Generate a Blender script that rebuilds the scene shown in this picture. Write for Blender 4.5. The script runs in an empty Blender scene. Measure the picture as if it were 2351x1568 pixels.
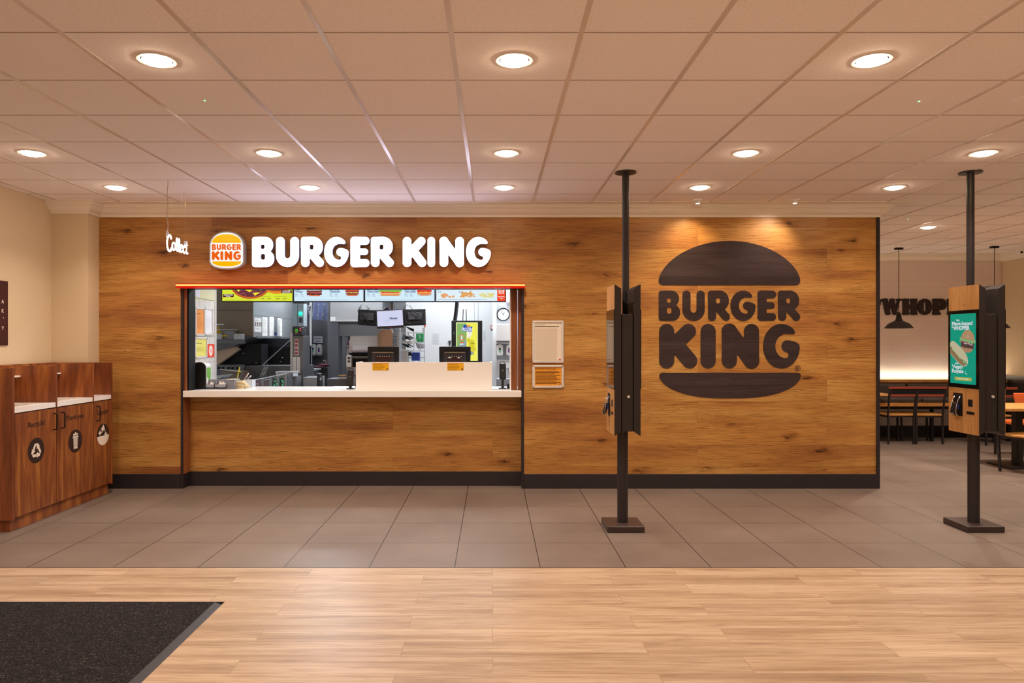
import bpy, bmesh, math, random
import numpy as np
from mathutils import Vector, Matrix
random.seed(7)
F, VX, VY, HC = 1610.0, 1131.0, 784.0, 1.54
PI = math.pi
C = bpy.context.scene.collection
def px(x, y, Y): return Vector(((x-VX)*Y/F, Y, HC-(y-VY)*Y/F))
def pxX(x, Y): return (x-VX)*Y/F
def pzZ(y, Y): return HC-(y-VY)*Y/F
def onX(c, x, y):
    Y = c*F/(x-VX); return Y, HC-(y-VY)*Y/F
def lin(c):
    if isinstance(c, str):
        c = c.lstrip('#'); c = [int(c[i:i+2], 16)/255 for i in (0, 2, 4)]
    return tuple((v/12.92 if v <= .04045 else ((v+.055)/1.055)**2.4) for v in c)+(1,)

# ---------------------------------------------------------------- materials
class NT:
    def __init__(s, name):
        s.m = bpy.data.materials.new(name); s.m.use_nodes = True
        s.t = s.m.node_tree; s.b = s.t.nodes['Principled BSDF']; s.o = s.t.nodes['Material Output']
    def n(s, typ, **kw):
        nd = s.t.nodes.new(typ)
        for k, v in kw.items():
            if k.startswith('i_'):
                nd.inputs[k[2:].replace('_', ' ')].default_value = v
            else: setattr(nd, k, v)
        return nd
    def l(s, a, b): s.t.links.new(a, b)
    def coord(s, scale=(1, 1, 1), loc=(0, 0, 0), rot=(0, 0, 0)):
        tc = s.n('ShaderNodeTexCoord'); mp = s.n('ShaderNodeMapping')
        mp.inputs['Scale'].default_value = scale; mp.inputs['Location'].default_value = loc; mp.inputs['Rotation'].default_value = rot
        s.l(tc.outputs['Object'], mp.inputs['Vector']); return mp.outputs['Vector']
    def swz(s, order, scale=(1, 1, 1)):
        tc = s.n('ShaderNodeTexCoord'); a = s.n('ShaderNodeSeparateXYZ'); b = s.n('ShaderNodeCombineXYZ')
        s.l(tc.outputs['Object'], a.inputs[0])
        for i, ch in enumerate(order): s.l(a.outputs[ch.upper()], b.inputs[i])
        mp = s.n('ShaderNodeMapping'); mp.inputs['Scale'].default_value = scale
        s.l(b.outputs[0], mp.inputs['Vector']); return mp.outputs['Vector']
    def ramp(s, fac, stops):
        r = s.n('ShaderNodeValToRGB'); e = r.color_ramp.elements
        while len(e) < len(stops): e.new(.5)
        for el, (p, c) in zip(e, stops): el.position = p; el.color = c if len(c) == 4 else tuple(c)+(1,)
        s.l(fac, r.inputs['Fac']); return r.outputs['Color']
    def noise(s, vec, scale=5, detail=4, rough=.5, dist=0):
        n = s.n('ShaderNodeTexNoise'); n.inputs['Scale'].default_value = scale; n.inputs['Detail'].default_value = detail
        n.inputs['Roughness'].default_value = rough; n.inputs['Distortion'].default_value = dist
        s.l(vec, n.inputs['Vector']); return n.outputs['Fac']
    def mix(s, fac, a, b, mode='MIX'):
        m = s.n('ShaderNodeMix', data_type='RGBA', blend_type=mode)
        for sock, v in ((m.inputs[0], fac), (m.inputs[6], a), (m.inputs[7], b)):
            if hasattr(v, 'links'): s.l(v, sock)
            else: sock.default_value = v
        return m.outputs[2]
    def bump(s, h, strength=.2, dist=.002):
        b = s.n('ShaderNodeBump'); b.inputs['Strength'].default_value = strength; b.inputs['Distance'].default_value = dist
        s.l(h, b.inputs['Height']); s.l(b.outputs[0], s.b.inputs['Normal'])
    def col(s, c): s.l(c, s.b.inputs['Base Color'])

def mat(name, col, rough=.5, metal=0, spec=.5, grain=0, emit=None, es=0, trans=0, alpha=1):
    t = NT(name); b = t.b
    b.inputs['Base Color'].default_value = lin(col); b.inputs['Roughness'].default_value = rough
    b.inputs['Metallic'].default_value = metal; b.inputs['Specular IOR Level'].default_value = spec
    if trans: b.inputs['Transmission Weight'].default_value = trans
    if emit: b.inputs['Emission Color'].default_value = lin(emit); b.inputs['Emission Strength'].default_value = es
    if grain:
        v = t.coord(); f = t.noise(v, 60, 3)
        c = lin(col); t.col(t.ramp(f, [(.3, tuple(x*(1-grain) for x in c[:3])), (.7, tuple(min(1, x*(1+grain)) for x in c[:3]))]))
    return t.m
def emis(name, col, s=1.0):
    t = NT(name); t.b.inputs['Base Color'].default_value = (0, 0, 0, 1); t.b.inputs['Specular IOR Level'].default_value = .2
    t.b.inputs['Roughness'].default_value = .2
    t.b.inputs['Emission Color'].default_value = lin(col); t.b.inputs['Emission Strength'].default_value = s
    return t.m
_ec = {}
def E(col, s=1.0):
    k = (col, s)
    if k not in _ec: _ec[k] = emis('screen_'+col.lstrip('#'), col, s)
    return _ec[k]
_mc = {}
def P(col, rough=.6):
    k = (col, rough)
    if k not in _mc: _mc[k] = mat('print_'+col.lstrip('#'), col, rough, spec=.3)
    return _mc[k]

def wood(name, order, c_dark, c_mid, c_light, plank=None, rough=.45, grain=10, knots=True, tint=.25, line=.5, spec=.4, lightknot=False):
    """order[0] = direction the grain runs in, order[1] = across, order[2] = depth"""
    t = NT(name)
    v0 = t.swz(order, (1, 1, 1))
    vec = v0
    pl = None
    if plank:
        L, H, off = plank
        br = t.n('ShaderNodeTexBrick'); br.offset = off; br.offset_frequency = 2; br.squash = 1
        t.l(v0, br.inputs['Vector'])
        br.inputs['Color1'].default_value = (0, 0, 0, 1); br.inputs['Color2'].default_value = (1, 1, 1, 1)
        br.inputs['Mortar'].default_value = (.5, .5, .5, 1); br.inputs['Scale'].default_value = 1
        br.inputs['Mortar Size'].default_value = .0016; br.inputs['Mortar Smooth'].default_value = .3
        br.inputs['Brick Width'].default_value = L; br.inputs['Row Height'].default_value = H
        pl = br
        # shift the grain by a random amount in every plank
        add = t.n('ShaderNodeVectorMath', operation='MULTIPLY_ADD')
        t.l(br.outputs['Color'], add.inputs[0]); add.inputs[1].default_value = (7.3, 5.1, 3.7); t.l(v0, add.inputs[2])
        vec = add.outputs[0]
    def scl(sc):
        mp = t.n('ShaderNodeMapping'); mp.inputs['Scale'].default_value = sc; t.l(vec, mp.inputs['Vector']); return mp.outputs['Vector']
    big = t.noise(scl((.5, 11, 11) if lightknot else (.8, 5, 5) if line < .45 or not knots else (.5, 2.6, 2.6)), 1.3, 4, .55, .6)
    fine = t.noise(scl((2.2, 60, 60)), 2.0, 5, .65, .3)
    wv = t.n('ShaderNodeTexWave', wave_type='BANDS', bands_direction='Y', wave_profile='SIN')
    t.l(scl((.4, 1, 1)), wv.inputs['Vector']); wv.inputs['Scale'].default_value = grain
    wv.inputs['Distortion'].default_value = 17 if knots else 9; wv.inputs['Detail'].default_value = 4; wv.inputs['Detail Scale'].default_value = .4 if knots else .8; wv.inputs['Detail Roughness'].default_value = .55
    base = t.ramp(big, [(.3, lin(c_dark)), (.5, lin(c_mid)), (.72, lin(c_light))])
    fr = t.ramp(fine, [(.34, (.46, .4, .34) if line > .5 else (.62, .56, .5)), (.5, (.95, .95, .95)), (.75, (1.08, 1.08, 1.08))])
    c = t.mix(.85, base, fr, 'MULTIPLY')
    wr = t.ramp(wv.outputs['Fac'], [(.0, (.45, .36, .28)), (.14, (.8, .74, .68)), (.36, (1, 1, 1)), (1, (1.05, 1.05, 1.05))]) if knots else t.ramp(wv.outputs['Fac'], [(.0, (.58, .5, .42)), (.22, (.92, .9, .88)), (1, (1.05, 1.05, 1.05))])
    if knots:
        msk = t.ramp(t.noise(scl((.9, 3.5, 3.5)), 1.1, 2), [(.42, (0, 0, 0)), (.62, (line, line, line))]); mm = t.n('ShaderNodeSeparateColor'); t.l(msk, mm.inputs[0])
        c = t.mix(mm.outputs[0], c, wr, 'MULTIPLY')
    else: c = t.mix(line, c, wr, 'MULTIPLY')
    h = fine
    if knots:
        vo = t.n('ShaderNodeTexVoronoi', feature='F1', voronoi_dimensions='2D'); vo.inputs['Randomness'].default_value = 1
        nd = t.noise(scl((6, 14, 8)), 2, 3)
        sv = t.n('ShaderNodeVectorMath', operation='MULTIPLY_ADD'); mp = t.n('ShaderNodeMapping'); mp.inputs['Scale'].default_value = (1.5, 4.2, 0)
        t.l(vec, mp.inputs['Vector']); t.l(nd, sv.inputs[0]); sv.inputs[1].default_value = (.3, .3, 0); t.l(mp.outputs['Vector'], sv.inputs[2])
        t.l(sv.outputs[0], vo.inputs['Vector']); vo.inputs['Scale'].default_value = .9
        k = t.ramp(vo.outputs['Distance'], [(.0, (.05, .035, .03)), (.03, (.14, .09, .07)), (.055, (.5, .4, .32)), (.12, (.82, .76, .7)), (.24, (1, 1, 1))])
        sc_ = t.n('ShaderNodeSeparateColor'); t.l(vo.outputs['Color'], sc_.inputs[0]); gt = t.n('ShaderNodeMath', operation='GREATER_THAN'); t.l(sc_.outputs[0], gt.inputs[0]); gt.inputs[1].default_value = .64
        ml = t.n('ShaderNodeMath', operation='MULTIPLY'); t.l(gt.outputs[0], ml.inputs[0]); ml.inputs[1].default_value = .9 if not lightknot else .22
        c = t.mix(ml.outputs[0], c, k, 'MULTIPLY')
    if plank:
        tc = t.ramp(pl.outputs['Color'], [(0, (1-tint, 1-tint*1.1, 1-tint*1.2)), (1, (1.06, 1.06, 1.06))])
        c = t.mix(1, c, tc, 'MULTIPLY')
        mort = t.ramp(pl.outputs['Fac'], [(0, (1, 1, 1)), (1, (.45, .36, .3))])
        c = t.mix(.6, c, mort, 'MULTIPLY')
    t.col(c); t.b.inputs['Roughness'].default_value = rough; t.b.inputs['Specular IOR Level'].default_value = spec
    t.bump(h, .12, .001)
    return t.m

def steel(name, col='#b8bcc0', rough=.32, order='xzy'):
    t = NT(name); v = t.swz(order, (1, 90, 40)); f = t.noise(v, 3, 4, .6)
    c = lin(col)
    t.col(t.ramp(f, [(.3, tuple(x*.8 for x in c[:3])), (.7, c)]))
    v2 = t.coord(); g = t.noise(v2, 2.2, 2)
    r = t.n('ShaderNodeMapRange'); r.inputs['To Min'].default_value = rough-.08; r.inputs['To Max'].default_value = rough+.14
    t.l(g, r.inputs['Value']); t.l(r.outputs[0], t.b.inputs['Roughness'])
    t.b.inputs['Metallic'].default_value = .62
    return t.m
def tiles(name, order, col, grout, w, h, off=.5, rough=.25, mort=.003, var=.04):
    t = NT(name); v = t.swz(order); br = t.n('ShaderNodeTexBrick'); br.offset = off
    t.l(v, br.inputs['Vector']); br.inputs['Scale'].default_value = 1; br.inputs['Mortar Size'].default_value = mort
    br.inputs['Mortar Smooth'].default_value = .2; br.inputs['Brick Width'].default_value = w; br.inputs['Row Height'].default_value = h
    c = lin(col); br.inputs['Color1'].default_value = tuple(x*(1-var) for x in c[:3])+(1,); br.inputs['Color2'].default_value = tuple(min(1, x*(1+var)) for x in c[:3])+(1,)
    br.inputs['Mortar'].default_value = lin(grout); t.col(br.outputs['Color'])
    t.b.inputs['Roughness'].default_value = rough
    inv = t.n('ShaderNodeMath', operation='SUBTRACT'); inv.inputs[0].default_value = 1; t.l(br.outputs['Fac'], inv.inputs[1])
    t.bump(inv.outputs[0], .35, .003)
    return t.m

M = {}
M['oak'] = wood('oak_cladding', 'xzy', '#9d6538', '#bc8645', '#cfa05a', plank=(2.15, .228, .37), rough=.42, grain=18, tint=.08, line=.66)
M['oak_panel'] = wood('oak_counter_front', 'xzy', '#9d6538', '#bc8645', '#cfa05a', plank=(2.6, .30, .41), rough=.42, grain=18, tint=.08, line=.66)
M['oak_stain'] = wood('dark_stained_oak', 'xzy', '#30262a', '#3a2e31', '#463a3c', plank=(2.15, .228, .37), rough=.38, grain=9, tint=.2, knots=False, line=.25)
M['oak_reveal'] = wood('reveal_wood', 'zxy', '#8a5030', '#995c38', '#a5683f', rough=.35, grain=4, knots=False)
M['walnut'] = wood('walnut_laminate', 'zyx', '#5c2f1c', '#8a4f2c', '#c9883f', rough=.36, grain=5, knots=False, line=.3)
M['walnut_x'] = wood('walnut_laminate_panel', 'zxy', '#6b3822', '#93532f', '#c27c3c', rough=.36, grain=5, knots=False, line=.35)
M['walnut_edge'] = mat('walnut_edging', '#b06b40', .4)
M['floorwood'] = wood('oak_floor_planks', 'xyz', '#937a62', '#ae967d', '#c0aa93', plank=(1.22, .1712, .37), rough=.36, grain=11, tint=.07, line=.2, lightknot=True, spec=.35)
M['kioskwood'] = wood('kiosk_wood', 'zyx', '#ad7c4c', '#c29058', '#d4a46c', rough=.4, grain=14, knots=False, line=.3)
M['chairwood'] = wood('chair_wood', 'xyz', '#a8743c', '#bd8748', '#cc9656', rough=.4, grain=8, knots=False)
M['tabletop'] = wood('table_wood', 'xyz', '#c98f4e', '#d9a05c', '#e3ad6a', rough=.3, grain=8, knots=False, line=.3)
M['redwood'] = mat('red_stained_wood', '#8c3f2e', .45, grain=.08)
M['black'] = mat('black_powder_coat', '#241f20', .42, spec=.4)
M['blackm'] = mat('matt_black', '#0d0c0e', .6, spec=.3)
M['kiosk'] = mat('kiosk_dark_metal', '#2e2928', .5, spec=.35, grain=.12)
M['pole'] = mat('pole_dark_metal', '#2b2629', .4, spec=.45)
M['base'] = mat('kiosk_base_metal', '#3a2e2c', .35, spec=.5)
M['skirting'] = mat('black_skirting', '#29242a', .4)
M['cream'] = mat('cream_wall_paint', '#dcc8a8', .75, grain=.03)
M['crown'] = mat('plaster_cornice', '#f2e9dc', .6)
M['ceiling'] = mat('mineral_ceiling_tile', '#f8f0f1', .9, grain=.035)
M['bar'] = mat('ceiling_grid_metal', '#dacdc8', .2, spec=.8)
M['gap'] = mat('ceiling_tile_joint', '#a08c82', .8)
M['counter'] = mat('white_solid_surface', '#f3f1ef', .22, spec=.5)
M['white'] = mat('white_plastic', '#f2f0ee', .4)
M['wwall'] = mat('white_hygiene_cladding', '#f2f4f6', .45)
M['gwall'] = mat('grey_hygiene_cladding', '#bcc1c9', .45)
M['paper'] = mat('white_paper', '#f0efec', .7)
M['steel'] = steel('brushed_steel', '#d2d6da')
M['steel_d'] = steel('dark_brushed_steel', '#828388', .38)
M['steel_b'] = steel('warm_brushed_steel', '#9c8c7c', .36)
M['steel_m'] = steel('mid_brushed_steel', '#a6a8ae', .34)
M['toaster'] = mat('pale_steel', '#cdd0d6', .35, .15)
M['chrome'] = mat('chrome', '#dcdcdc', .15, 1)
M['alu'] = mat('aluminium_frame', '#e8e4e2', .3, .25)
M['grey'] = mat('grey_plastic', '#858994', .45)
M['dgrey'] = mat('dark_grey_plastic', '#3c3c42', .4)
M['clear'] = mat('clear_plastic', '#cdd3dc', .15, spec=.6)
M['leather'] = mat('dark_leather', '#3a332f', .4)
M['rubber'] = mat('mat_rubber_edge', '#1f1a1e', .6)
M['mitt'] = mat('maroon_cloth', '#4a1f28', .9)
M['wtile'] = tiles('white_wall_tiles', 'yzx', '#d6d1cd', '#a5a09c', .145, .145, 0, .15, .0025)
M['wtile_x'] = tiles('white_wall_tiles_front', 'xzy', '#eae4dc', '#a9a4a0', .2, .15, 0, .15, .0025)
M['dtile'] = tiles('charcoal_wall_tiles', 'yzx', '#3a3432', '#55504d', .3, .1, .5, .2)
M['bricktile'] = tiles('off_white_brick_tiles', 'xzy', '#efe2df', '#e4d7d4', .42, .115, .5, .35, .0018, .012)

def floor_tile():
    t = NT('grey_floor_tile'); tc = t.n('ShaderNodeTexCoord'); mp = t.n('ShaderNodeMapping')
    mp.inputs['Location'].default_value = (.259, -4.777+.002, 0); t.l(tc.outputs['Object'], mp.inputs['Vector'])
    br = t.n('ShaderNodeTexBrick'); br.offset = 0; t.l(mp.outputs['Vector'], br.inputs['Vector'])
    br.inputs['Scale'].default_value = 1; br.inputs['Mortar Size'].default_value = .0034; br.inputs['Mortar Smooth'].default_value = .1
    br.inputs['Brick Width'].default_value = .583; br.inputs['Row Height'].default_value = .588
    br.inputs['Color1'].default_value = (.94, .94, .94, 1); br.inputs['Color2'].default_value = (1.04, 1.04, 1.04, 1); br.inputs['Mortar'].default_value = (.12, .1, .09, 1)
    v = t.coord(); n1 = t.noise(v, 1.3, 4, .6); n2 = t.noise(v, 90, 2)
    a = t.ramp(n1, [(.3, lin('#6b5d55')), (.7, lin('#796b62'))]); b = t.ramp(n2, [(.3, (.9, .9, .9)), (.7, (1.06, 1.06, 1.06))])
    t.col(t.mix(1, t.mix(1, a, b, 'MULTIPLY'), br.outputs['Color'], 'MULTIPLY'))
    t.b.inputs['Roughness'].default_value = .42; t.b.inputs['Specular IOR Level'].default_value = .4
    return t.m
M['ftile'] = floor_tile()
def carpet():
    t = NT('ribbed_carpet'); v = t.coord(); n = t.noise(v, 130, 3, .7)
    n2 = t.noise(t.coord((3, 40, 1), rot=(0, 0, .35)), 3, 3, .6)
    a = t.ramp(n, [(.38, lin('#171417')), (.58, lin('#2d292c')), (.70, lin('#6c6462'))]); b = t.ramp(n2, [(.35, (.62, .62, .62)), (.6, (1.1, 1.1, 1.1))])
    t.col(t.mix(1, a, b, 'MULTIPLY')); t.b.inputs['Roughness'].default_value = .95; t.b.inputs['Specular IOR Level'].default_value = .1
    t.bump(n, .8, .006); return t.m
M['carpet'] = carpet()

# ---------------------------------------------------------------- mesh builder
ORG = {}
class MB:
    def __init__(s): s.v = []; s.f = []
    def add(s, vs, fs):
        o = len(s.v); s.v += [Vector(a) for a in vs]; s.f += [tuple(o+i for i in f) for f in fs]; return s
    def box(s, x0, x1, y0, y1, z0, z1):
        if x0 > x1: x0, x1 = x1, x0
        if y0 > y1: y0, y1 = y1, y0
        if z0 > z1: z0, z1 = z1, z0
        return s.add([(x0, y0, z0), (x1, y0, z0), (x1, y1, z0), (x0, y1, z0), (x0, y0, z1), (x1, y0, z1), (x1, y1, z1), (x0, y1, z1)],
                     [(0, 3, 2, 1), (4, 5, 6, 7), (0, 1, 5, 4), (1, 2, 6, 5), (2, 3, 7, 6), (3, 0, 4, 7)])
    def bpx(s, x0, x1, y0, y1, Y, d):           # box whose front face stands at depth Y
        if y1 >= 970: return s.box(pxX(x0, Y), pxX(x1, Y), Y, Y+d, 0, pzZ(y0, Y))
        if y0 <= 600: return s.box(pxX(x0, Y), pxX(x1, Y), Y, Y+d, pzZ(y1, Y), 2.72)
        return s.box(pxX(x0, Y), pxX(x1, Y), Y, Y+d, pzZ(y1, Y), pzZ(y0, Y))
    def obox(s, c, u, v, w):                     # oriented box: centre + half vectors
        c, u, v, w = map(Vector, (c, u, v, w)); P_ = []
        for k in (-1, 1):
            for (i, j) in ((-1, -1), (1, -1), (1, 1), (-1, 1)): P_.append(c+u*i+v*j+w*k)
        return s.add(P_, [(0, 3, 2, 1), (4, 5, 6, 7), (0, 1, 5, 4), (1, 2, 6, 5), (2, 3, 7, 6), (3, 0, 4, 7)])
    def tube(s, pts, r, seg=10, closed=False):
        pts = [Vector(p) for p in pts]; n = len(pts); rings = []
        rr = r if isinstance(r, (list, tuple)) else [r]*n
        prev = None
        for i, p in enumerate(pts):
            if closed: d = (pts[(i+1) % n]-pts[i-1])
            else: d = (pts[min(i+1, n-1)]-pts[max(i-1, 0)])
            d.normalize()
            if prev is None:
                a = Vector((0, 0, 1)) if abs(d.z) < .9 else Vector((1, 0, 0)); u = d.cross(a).normalized()
            else: u = (prev-d*prev.dot(d)).normalized()
            prev = u; w = d.cross(u)
            rings.append([p+(u*math.cos(2*PI*k/seg)+w*math.sin(2*PI*k/seg))*rr[i] for k in range(seg)])
        vs = [q for r_ in rings for q in r_]; fs = []
        m = n if closed else n-1
        for i in range(m):
            for k in range(seg):
                a = i*seg+k; b = i*seg+(k+1) % seg; j = (i+1) % n
                fs.append((a, b, j*seg+(k+1) % seg, j*seg+k))
        if not closed: fs += [tuple(range(seg-1, -1, -1)), tuple(range((n-1)*seg, n*seg))]
        return s.add(vs, fs)
    def lathe(s, prof, c, seg=28, axis='z'):
        c = Vector(c); vs = []; fs = []
        def P_(r, h, a):
            ca, sa = math.cos(a)*r, math.sin(a)*r
            return c+(Vector((ca, sa, h)) if axis == 'z' else Vector((ca, h, sa)) if axis == 'y' else Vector((h, ca, sa)))
        for (r, h) in prof: vs += [P_(max(r, 1e-5), h, 2*PI*k/seg) for k in range(seg)]
        for i in range(len(prof)-1):
            for k in range(seg):
                fs.append((i*seg+k, i*seg+(k+1) % seg, (i+1)*seg+(k+1) % seg, (i+1)*seg+k))
        fs.append(tuple(range(seg-1, -1, -1))); fs.append(tuple(range((len(prof)-1)*seg, len(prof)*seg)))
        return s.add(vs, fs)
    def cyl(s, c, r, h, seg=28, axis='z'): return s.lathe([(r, 0), (r, h)], c, seg, axis)
    def prism(s, poly, mapf, d0, d1):            # 2D polygon (u,v) extruded between depths d0,d1 by mapf(u,v,d)
        n = len(poly); vs = [mapf(u, v, d0) for u, v in poly]+[mapf(u, v, d1) for u, v in poly]
        fs = [tuple(range(n-1, -1, -1)), tuple(range(n, 2*n))]+[(i, (i+1) % n, n+(i+1) % n, n+i) for i in range(n)]
        return s.add(vs, fs)
    def flat(s, poly, mapf, d=0): return s.add([mapf(u, v, d) for u, v in poly], [tuple(range(len(poly)))])
    def rect(s, u0, u1, v0, v1, mapf, d=0): return s.flat([(u0, v0), (u1, v0), (u1, v1), (u0, v1)], mapf, d)
    def ell(s, u, v, a, b, mapf, d=0, n=24, rot=0):
        cr, sr = math.cos(rot), math.sin(rot)
        return s.flat([(u+a*math.cos(t)*cr-b*math.sin(t)*sr, v+a*math.cos(t)*sr+b*math.sin(t)*cr) for t in [2*PI*k/n for k in range(n)]], mapf, d)
    def ball(s, c, r, sc=(1, 1, 1), n=14):
        c = Vector(c); vs = []; fs = []; m = n//2
        for i in range(m+1):
            th = PI*i/m
            for k in range(n):
                ph = 2*PI*k/n; vs.append(c+Vector((r*sc[0]*math.sin(th)*math.cos(ph), r*sc[1]*math.sin(th)*math.sin(ph), r*sc[2]*math.cos(th))))
        for i in range(m):
            for k in range(n): fs.append((i*n+k, (i+1)*n+k, (i+1)*n+(k+1) % n, i*n+(k+1) % n))
        return s.add(vs, fs)
    def build(s, name, m, parent=None, bevel=0, smooth=False, at=None):
        org = ORG.get(parent.name, Vector()) if parent is not None else (Vector(at) if at is not None else Vector())
        me = bpy.data.meshes.new(name); me.from_pydata([v-org for v in s.v], [], s.f); me.update()
        bm = bmesh.new(); bm.from_mesh(me); bmesh.ops.remove_doubles(bm, verts=bm.verts, dist=1e-6)
        bmesh.ops.recalc_face_normals(bm, faces=bm.faces); bm.to_mesh(me); bm.free()
        me.materials.append(M[m] if isinstance(m, str) else m)
        if smooth:
            for p in me.polygons: p.use_smooth = True
        o = bpy.data.objects.new(name, me); C.objects.link(o)
        if smooth:
            e = o.modifiers.new('es', 'EDGE_SPLIT'); e.split_angle = math.radians(35)
        if bevel:
            b = o.modifiers.new('bevel', 'BEVEL'); b.width = bevel; b.segments = 3; b.limit_method = 'ANGLE'; b.angle_limit = math.radians(40); b.harden_normals = False
        if parent is not None: o.parent = parent; ORG[o.name] = org
        else: o.location = org; ORG[o.name] = org
        return o
def tag(o, label=None, cat=None, group=None, kind=None):
    if label: o['label'] = label
    if cat: o['category'] = cat
    if group: o['group'] = group
    if kind: o['kind'] = kind
    return o
def thing(name, label, cat, loc=(0, 0, 0), group=None):
    o = bpy.data.objects.new(name, None); C.objects.link(o); o.location = loc; o.empty_display_size = .1
    ORG[o.name] = Vector(loc); return tag(o, label, cat, group)
def struct(name, mb, m, label=None, **k): return tag(mb.build(name, m, None, **k), label, None, None, 'structure')
def solo(name, mb, m, label, cat, group=None, **k): return tag(mb.build(name, m, None, **k), label, cat, group)
def copy_tree(o, loc=None, parent=None):
    c = o.copy(); C.objects.link(c); c.parent = parent
    if loc is not None: c.location = loc
    for ch in o.children: copy_tree(ch, None, c)
    return c
# planes:  u to the viewer's right, v up, d outwards
def facingY(Y0): return lambda u, v, d: Vector((u, Y0-d, v))
def facingPX(X0): return lambda u, v, d: Vector((X0+d, u, v))
def facingNX(X0): return lambda u, v, d: Vector((X0-d, -u, v))
def frameplane(o, ux, uy, n): 
    o, ux, uy, n = map(Vector, (o, ux, uy, n)); return lambda u, v, d: o+ux*u+uy*v+n*d

# ---------------------------------------------------------------- rounded lettering from distance fields
def seg_d(X, Y, a, b):
    ax, ay = a; bx, by = b; dx, dy = bx-ax, by-ay; L = dx*dx+dy*dy
    t = np.zeros_like(X) if L == 0 else np.clip(((X-ax)*dx+(Y-ay)*dy)/L, 0, 1)
    return np.hypot(X-ax-t*dx, Y-ay-t*dy)
def f_cap(a, b, r, r2=None): return lambda X, Y: seg_d(X, Y, a, b)-r
def f_poly(pts, r):
    def g(X, Y):
        d = None
        for i in range(len(pts)-1):
            e = seg_d(X, Y, pts[i], pts[i+1]); d = e if d is None else np.minimum(d, e)
        return d-r
    return g
def f_box(x0, y0, x1, y1, r):
    def g(X, Y):
        r_ = min(r, (x1-x0)/2-1e-4, (y1-y0)/2-1e-4)
        qx = np.abs(X-(x0+x1)/2)-(x1-x0)/2+r_; qy = np.abs(Y-(y0+y1)/2)-(y1-y0)/2+r_
        return np.hypot(np.maximum(qx, 0), np.maximum(qy, 0))+np.minimum(np.maximum(qx, qy), 0)-r_
    return g
def arc(cx, cy, rx, ry, a0, a1, n=30):
    return [(cx+rx*math.cos(math.radians(a0+(a1-a0)*i/n)), cy+ry*math.sin(math.radians(a0+(a1-a0)*i/n))) for i in range(n+1)]
def contours(adds, subs, w, h, k=.025, res=90, pad=.12, ks=.03):
    nx = int((w+2*pad)*res)+2; ny = int((h+2*pad)*res)+2
    xs = -pad+np.arange(nx)/res; ys = -pad+np.arange(ny)/res; X, Y = np.meshgrid(xs, ys)
    D = None
    for a in adds:
        e = a(X, Y)
        if D is None: D = e
        else:
            q = np.clip(.5+.5*(D-e)/k, 0, 1); D = D*(1-q)+e*q-k*q*(1-q)
    for a in subs:
        e = -a(X, Y); q = np.clip(.5-.5*(D-e)/ks, 0, 1); D = D*(1-q)+e*q+ks*q*(1-q)
    segs = {}
    def ip(p, q, vp, vq):
        t = vp/(vp-vq); return (p[0]+(q[0]-p[0])*t, p[1]+(q[1]-p[1])*t)
    S = D < 0
    cellmask = (S[:-1, :-1].astype(int)+S[1:, :-1]+S[:-1, 1:]+S[1:, 1:]); js, is_ = np.nonzero((cellmask > 0) & (cellmask < 4))
    pts = {}; nxt = {}
    for j, i in zip(js.tolist(), is_.tolist()):
        c = [(i, j), (i+1, j), (i+1, j+1), (i, j+1)]; v = [D[b, a] for a, b in c]; ins = [x < 0 for x in v]; cr = []
        for e in range(4):
            f = (e+1) % 4
            if ins[e] != ins[f]:
                key = tuple(sorted((c[e], c[f]))); pa = (xs[c[e][0]], ys[c[e][1]]); pb = (xs[c[f][0]], ys[c[f][1]])
                pts[key] = ip(pa, pb, v[e], v[f]); cr.append((key, ins[e]))
        outs = [a for a in cr if a[1]]; inn = [a for a in cr if not a[1]]
        for o_, i_ in zip(outs, inn): nxt.setdefault(o_[0], []).append(i_[0])
    loops = []; used = set()
    for st in list(nxt):
        if st in used: continue
        lp = []; k_ = st
        while k_ not in used and k_ in nxt:
            used.add(k_); lp.append(pts[k_]); k_ = nxt[k_][0]
        if len(lp) > 6: loops.append(simplify(lp))
    return loops
def simplify(lp, tol=.0016):
    def dp(a):
        if len(a) < 3: return a
        p, q = Vector(a[0]), Vector(a[-1]); d = q-p; L = d.length; best = 0; bi = 0
        for i in range(1, len(a)-1):
            w = Vector(a[i])-p; e = abs(d.x*w.y-d.y*w.x)/L if L > 1e-9 else w.length
            if e > best: best, bi = e, i
        if best < tol: return [a[0], a[-1]]
        return dp(a[:bi+1])[:-1]+dp(a[bi:])
    h = len(lp)//2
    return dp(lp[:h+1])[:-1]+dp(lp[h:]+[lp[0]])[:-1]
def fill(loops, depth, bev=0):
    cu = bpy.data.curves.new('tmp', 'CURVE'); cu.dimensions = '2D'; cu.fill_mode = 'BOTH'; cu.extrude = depth/2
    if bev: cu.bevel_depth = bev; cu.bevel_resolution = 2; cu.extrude = depth/2-bev; cu.offset = -bev
    for lp in loops:
        sp = cu.splines.new('POLY'); sp.points.add(len(lp)-1)
        for p, q in zip(sp.points, lp): p.co = (q[0], q[1], 0, 1)
        sp.use_cyclic_u = True
    return curve_vf(cu, depth/2)
def curve_vf(cu, dz=0):
    o = bpy.data.objects.new('tmp', cu); C.objects.link(o)
    dg = bpy.context.evaluated_depsgraph_get(); dg.update()
    me = bpy.data.meshes.new_from_object(o.evaluated_get(dg))
    vf = ([(v.co.x, v.co.y, v.co.z+dz) for v in me.vertices], [tuple(p.vertices) for p in me.polygons])
    bpy.data.objects.remove(o); bpy.data.curves.remove(cu); bpy.data.meshes.remove(me)
    return vf
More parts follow.
